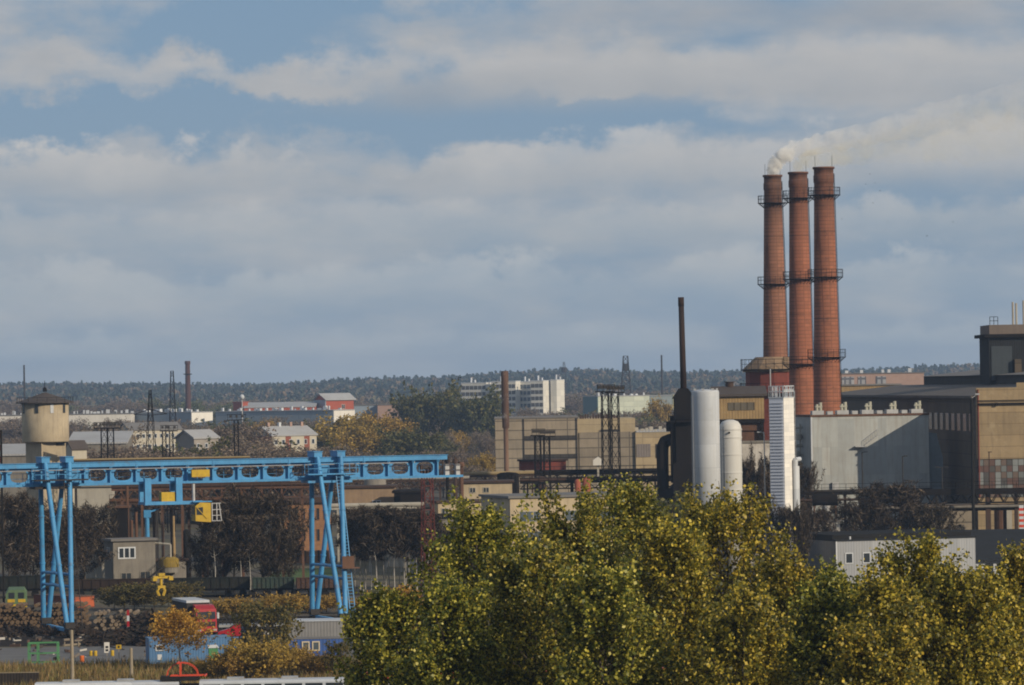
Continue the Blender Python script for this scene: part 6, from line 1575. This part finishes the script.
# the row of poplars across the foreground (picture column, top row, distance, half width in pixels, gold or green)
POP = [(476, 499, 196, 62, 0, 'green poplar standing leftmost of the tall poplars with a ragged pointed top'),
       (574, 487, 205, 58, 0, 'green poplar with several upright tips in front of the long beige works building'),
       (634, 481, 212, 50, 0, 'tallest green poplar, its top below the black floodlight mast'),
       (722, 487, 200, 62, 1, 'yellowing poplar whose top covers the foot of the two white silos'),
       (672, 520, 190, 48, 1, 'yellow-green poplar filling the dip left of the white silos'),
       (788, 552, 196, 50, 1, 'golden poplar below the white louvred tower, sloping to the right'),
       (852, 566, 192, 52, 0, 'low green poplar in front of the left windows of the grey shed'),
       (918, 534, 200, 56, 1, 'golden poplar standing before the middle of the pale grey shed'),
       (982, 574, 190, 50, 1, 'low yellowing poplar in front of the right end of the grey shed'),
       (1026, 540, 198, 42, 1, 'yellowing poplar cut by the right edge of the photo'),
       (528, 540, 186, 56, 0, 'broad dark green poplar low between two taller ones at centre'),
       (604, 556, 180, 56, 0, 'low leafy poplar below the tallest poplar tips'),
       (385, 588, 196, 46, 0, 'short rounded poplar with yellow tips at the left end of the row'),
       (448, 580, 184, 46, 0, 'low dark poplar beside the short rounded one'),
       (742, 585, 178, 58, 1, 'low golden poplar in the foreground under the yellowing tall one'),
       (830, 574, 188, 44, 0, 'low green poplar at the left corner of the grey shed'),
       (888, 572, 186, 44, 1, 'golden green poplar hiding the right pair of shed windows'),
       (960, 566, 186, 46, 1, 'bushy golden poplar at the right end of the pale shed wall'),
       (880, 600, 176, 60, 1, 'low bushy poplar in the foreground under the grey shed')]
for i, (px, py, Y, hw, gold, lab) in enumerate(POP):
    top = P(px, py, Y); H = top.z * 1.0
    t = make_tree('poplar_tree', lab, H, hw * MP(Y) * 1.12, L_poplargold if gold else L_poplar, M_bark, 72, 500, 0.152, h0=0.28, rise=0.68, clump=0.25, seed=40 + i, group='poplars along the foreground', trunk_r=0.17, start=0.22)
    t.location = (top.x, Y, 0); t.rotation_euler.z = i * 1.3

# thickets of leafless trees around the works
protos = {}
def bare(name, H, spread, n, per, leaf, mat, seed, bark=M_bark, h0=0.12, aspect=8.0, label='bare tree', clump=0.35, **k):
    return make_tree(name, label, H, spread, mat, bark, n, per, leaf, h0=h0, seed=seed, aspect=aspect, clump=clump, up=0.45, **k)
def plant(key, builder, px, py, Y, label, group=None, wide=1.0, H0=10.0, rot=None):
    top = P(px, py, Y); s = top.z / H0
    z = terrain(np.array([top.x]), np.array([Y]))[0]
    s = (top.z - z) / H0
    if key not in protos:
        protos[key] = builder(); o = protos[key]
    else: o = copy_tree(protos[key], (0, 0, 0))
    o.location = (top.x, Y, z); o.scale = (s * wide, s * wide, s); o.rotation_euler.z = rnd.random() * 6.28 if rot is None else rot
    o['label'] = label
    if group: o['group'] = group
    elif 'group' in o: del o['group']
    return o
def dark_a(): return bare('bare_tree', 10, 4.3, 44, 165, 0.105, L_twig, 5)
def dark_b(): return bare('bare_tree', 10, 3.4, 40, 155, 0.105, L_twig, 6, h0=0.2)
def dark_c(): return bare('bare_shrub', 10, 5.0, 48, 150, 0.12, L_twig, 8, h0=0.04)
GB = 'leafless thicket around the works'
for k, px, py, Y, w, lab in [
    (0, 262, 486, 556, 1.0, 'big dark leafless tree standing right of the yellow crane cab'),
    (1, 232, 496, 560, 1.0, 'dark leafless tree directly behind the yellow crane cab'),
    (0, 278, 524, 552, 0.7, 'dark leafless tree left of the orange brick building'),
    (2, 212, 530, 562, 0.8, 'dark leafless tree left of the yellow crane cab above the wagons'),
    (1, 8, 492, 560, 1.0, 'bare tree at the left edge under the blue girder'),
    (0, 32, 500, 566, 1.0, 'bare tree left of the left crane legs'),
    (2, 60, 506, 572, 1.0, 'bare shrubby tree seen between the left crane legs'),
    (1, 84, 502, 592, 1.2, 'bare tree right of the left crane legs'),
    (0, 112, 522, 610, 0.9, 'bare tree rising behind the grey control house'),
    (0, 856, 497, 592, 1.2, 'dark bare tree left of the middle under the grey clad building'),
    (1, 894, 482, 594, 1.35, 'tallest dark bare tree in front of the grey clad building'),
    (2, 932, 500, 591, 0.8, 'dark bare shrub at the right foot of the grey clad building'),
    (2, 787, 499, 551, 0.5, 'dark bare shrub at the foot of the white louvred tower'),
    (2, 812, 503, 583, 0.8, 'dark bare shrub right of the white louvred tower'),
    (2, 442, 522, 560, 0.8, 'bare grey shrub right of the red lattice mast'),
    (2, 755, 448, 600, 0.42, 'bare climbing shrub against the whitewashed wall between silo and tower'),
    (2, 797, 506, 549, 0.3, 'small dark shrub hiding the foot of the white duct'),
    (1, 803, 462, 610, 0.42, 'thin bare tree at the left corner of the grey clad building')]:
    plant('d%d' % k, (dark_a, dark_b, dark_c)[k], px, py, Y, lab, GB, w)
def birch(): return bare('birch_tree', 10, 1.7, 24, 110, 0.10, L_twig, 12, bark=M_birch, h0=0.45, trunk_r=0.065)
for i in range(20):
    px = 350 + i * 4.0 + rnd.uniform(-2, 2)
    plant('birch', birch, px, 509 + rnd.uniform(-4, 10), 556 + rnd.uniform(-6, 14), 'slim white-stemmed leafless birch in the grove between crane and red mast', 'birch grove', 1.1)
for px in (240, 249, 214): plant('birch', birch, px, 510 + rnd.uniform(-4, 8), 550, 'pale thin birch stem among the dark trees right of the crane cab', 'birches by the wagons', 1.0)
def olive(): return make_tree('willow_bush', 'bush', 10, 5.2, L_olive, M_bark, 36, 260, 0.42, h0=0.05, seed=22, clump=0.6)
plant('olive', olive, 672, 484, 545, 'olive green bush left of the tall white silo foot', None, 1.0)
# yard side autumn growth
def gold_birch(): return make_tree('birch_tree', 'birch', 10, 3.5, L_orange, M_birch, 34, 150, 0.34, h0=0.3, seed=31, clump=0.75, trunk_r=0.16)
plant('goldbirch', gold_birch, 179, 606, 409, 'orange-leaved birch with a white stem before the blue container', None, 1.2)
def rust_bush(): return make_tree('autumn_shrub', 'shrub', 10, 8.0, L_rustbush, M_bark, 44, 210, 0.62, h0=0.03, seed=33, clump=1.1, trunk_r=0.2)
for px, py, Y, w, lab in [(234, 650, 392, 1.0, 'rusty brown shrub below the green and white sign'), (258, 638, 392, 1.0, 'rounded orange-brown shrub at the bottom between tram and blue container'),
                          (318, 653, 394, 1.0, 'yellow-brown shrub under the two white window frames'), (292, 645, 398, 0.8, 'brown shrub at the left end of the blue cabin'), (208, 660, 394, 1.1, 'low brown shrub behind the red pantograph')]:
    plant('rust', rust_bush, px, py, Y, lab, 'shrubs beside the tram line', w)
def tall_olive(): return make_tree('alder_tree', 'alder', 10, 4.6, L_oliverust, M_bark, 36, 110, 0.40, h0=0.1, seed=36, clump=0.6)
plant('alder', tall_olive, 266, 600, 402, 'loose olive-brown tree between the red lorry and the grey shed', None, 1.0)
plant('alder', tall_olive, 338, 640, 392, 'small grey-green bush at the right end of the blue cabin', None, 0.8)
for px, py, Y, lab in [(395, 584, 440, 'orange-brown tree behind the short rounded poplar'), (418, 600, 436, 'golden brown tree right of the right crane legs')]:
    plant('goldbirch', gold_birch, px, py, Y, lab, None, 1.1)
for i, px in enumerate((232, 246, 282, 296, 310, 326, 356, 372, 384)):
    plant('rust', rust_bush, px, 595 + rnd.uniform(-3, 6), 500 + rnd.uniform(-8, 8), 'low orange-brown shrub in the band of scrub behind the crane legs and lorry', 'scrub band behind the crane', 1.1)

for i, px in enumerate((114, 124, 134, 144, 154, 168, 182)):
    plant('alder', tall_olive, px, 585 + rnd.uniform(-4, 6), 524 + rnd.uniform(-6, 6), 'low dark green scrub in front of the wagons under the yellow grapple', 'scrub before the wagons', 1.7)

# wooded belt between the works and the hills
def far(kind, seed, mat, spread, h0, leaf): return lambda: make_tree('woodland_tree', 'tree', 10, spread, mat, M_bark, 34, 210, leaf * 0.36, h0=h0, seed=seed, clump=0.55, trunk_r=0.16)
KINDS = {'brown': far(0, 51, L_twigbrown, 4.2, 0.12, 0.75), 'brown2': far(0, 52, L_twigbrown, 3.4, 0.2, 0.7), 'olive': far(0, 53, L_farolive, 4.0, 0.1, 0.9), 'green': far(0, 54, L_fargreen, 3.6, 0.08, 0.95), 'yellow': far(0, 55, L_faryellow, 3.8, 0.1, 0.9)}
WORD = {'brown': 'leafless brown tree in the wooded belt behind the works', 'brown2': 'slim leafless brown tree in the wooded belt behind the works', 'olive': 'olive tinged tree in the wooded belt behind the works',
        'green': 'dull green tree in the wooded belt behind the works', 'yellow': 'yellow autumn tree in the wooded belt behind the works'}
def belt(n, x0, x1, y0, y1, t0, t1, weights, wide=1.0):
    ks = list(weights)
    for i in range(n):
        Y = rnd.uniform(y0, y1); px = x0 + (x1 - x0) * (i + rnd.random()) / n
        k = rnd.choices(ks, [weights[q] for q in ks])[0]
        f = (Y - y0) / (y1 - y0)
        py = t0 + (t1 - t0) * f + rnd.uniform(-5, 5)
        plant(k, KINDS[k], px, py, Y, WORD[k], 'trees of the wooded belt, ' + k.rstrip('2'), wide * rnd.uniform(0.9, 1.3))
for px, py, Y, k, w, lab in [(428, 381, 1500, 'olive', 0.8, 'big dull olive tree left of the white apartment blocks'), (414, 396, 1540, 'green', 0.7, 'green tree at the left flank of the biggest one'), (476, 386, 1480, 'olive', 0.75, 'olive tree covering the left part of the white apartment blocks'),
                             (345, 414, 1250, 'yellow', 1.2, 'yellow tree below the red factory tower'), (372, 412, 1260, 'yellow', 1.15, 'brightest yellow tree of the clump in front of the wooded belt'), (395, 416, 1240, 'yellow', 1.1, 'yellow tree at the right end of the clump'), (330, 420, 1280, 'olive', 1.1, 'olive tree at the left end of the yellow clump'), (358, 425, 1200, 'yellow', 1.2, 'low yellow tree in the middle of the clump'), (404, 424, 1200, 'olive', 1.2, 'low olive tree right of the yellow clump'),
                             (112, 424, 1000, 'brown', 1.0, 'round leafless tree right of the water tower'), (236, 422, 1050, 'brown2', 1.4, 'spreading leafless tree left of the red-gabled house'), (226, 432, 1040, 'brown', 1.3, 'low leafless tree beside the pale shed'), (487, 453, 1000, 'yellow', 0.8, 'small orange tree left of the long beige works building'), (478, 456, 1010, 'yellow', 0.8, 'smaller orange tree at the left of the beige works'),
                             (659, 398, 1500, 'yellow', 0.7, 'orange tree before the pale green far building'), (205, 438, 900, 'olive', 1.0, 'olive bush in front of the pale gabled shed')]:
    plant(k, KINDS[k], px, py, Y, lab, None, w)
belt(60, -30, 500, 930, 1150, 466, 448, {'brown': 5, 'brown2': 3, 'olive': 2, 'green': 0.6}, 1.1)
belt(40, 200, 500, 1300, 1700, 436, 420, {'brown': 6, 'brown2': 3, 'olive': 1.3, 'yellow': 0.5})
belt(30, 400, 700, 1550, 1900, 416, 408, {'brown': 6, 'brown2': 3, 'olive': 1, 'green': 0.5})
belt(26, 560, 760, 1250, 1500, 424, 414, {'brown': 6, 'brown2': 3, 'olive': 1, 'green': 0.8}, 1.1)
belt(26, 62, 330, 830, 930, 449, 445, {'brown': 5, 'brown2': 3, 'olive': 1.5}, 1.2)
belt(44, -30, 345, 1480, 1700, 425, 421, {'brown': 5, 'brown2': 3, 'olive': 1.5, 'yellow': .3}, 1.2)
belt(34, -30, 230, 1250, 1500, 441, 430, {'brown': 5, 'brown2': 3, 'olive': 2})
belt(56, -30, 460, 2300, 2650, 406, 400, {'brown': 6, 'brown2': 3, 'olive': 0.7, 'green': 0.6}, 1.1)
belt(36, 540, 960, 2250, 2650, 398, 392, {'brown': 6, 'brown2': 3, 'olive': 0.7, 'green': 0.6}, 1.1)

# dry grass and weeds beside the line
def dry_grass():
    n = 26000
    x = rng.uniform(-60, 2, n); y = rng.uniform(383, 418, n)
    keep = (np.sin(x * 0.9) * np.sin(y * 0.7 + x * 0.3) + rng.normal(size=n) * 0.5) > -0.5
    x, y = x[keep], y[keep]; n = len(x)
    h = rng.uniform(0.25, 0.85, n); w = rng.uniform(0.03, 0.08, n); a = rng.random(n) * 3.14
    dx, dy = np.cos(a) * w, np.sin(a) * w; lx, ly = rng.normal(size=n) * 0.15, rng.normal(size=n) * 0.15
    v = np.empty((n, 3, 3)); v[:, 0] = np.stack([x - dx, y - dy, x * 0], 1); v[:, 1] = np.stack([x + dx, y + dy, x * 0], 1); v[:, 2] = np.stack([x + lx, y + ly, h], 1)
    g = leafy('dry_grass_blades', [(0, (0.12, 0.09, 0.03)), (0.5, (0.25, 0.165, 0.06)), (0.8, (0.13, 0.14, 0.035)), (1, (0.38, 0.26, 0.12))], 0.2)
    o = link('dry_grass', raw_mesh('dry_grass', v.reshape(-1, 3), np.arange(n * 3).reshape(n, 3), g))
    tag(o, 'tall dry ochre grass on the verge behind the trams', 'grass', kind='stuff')
dry_grass()
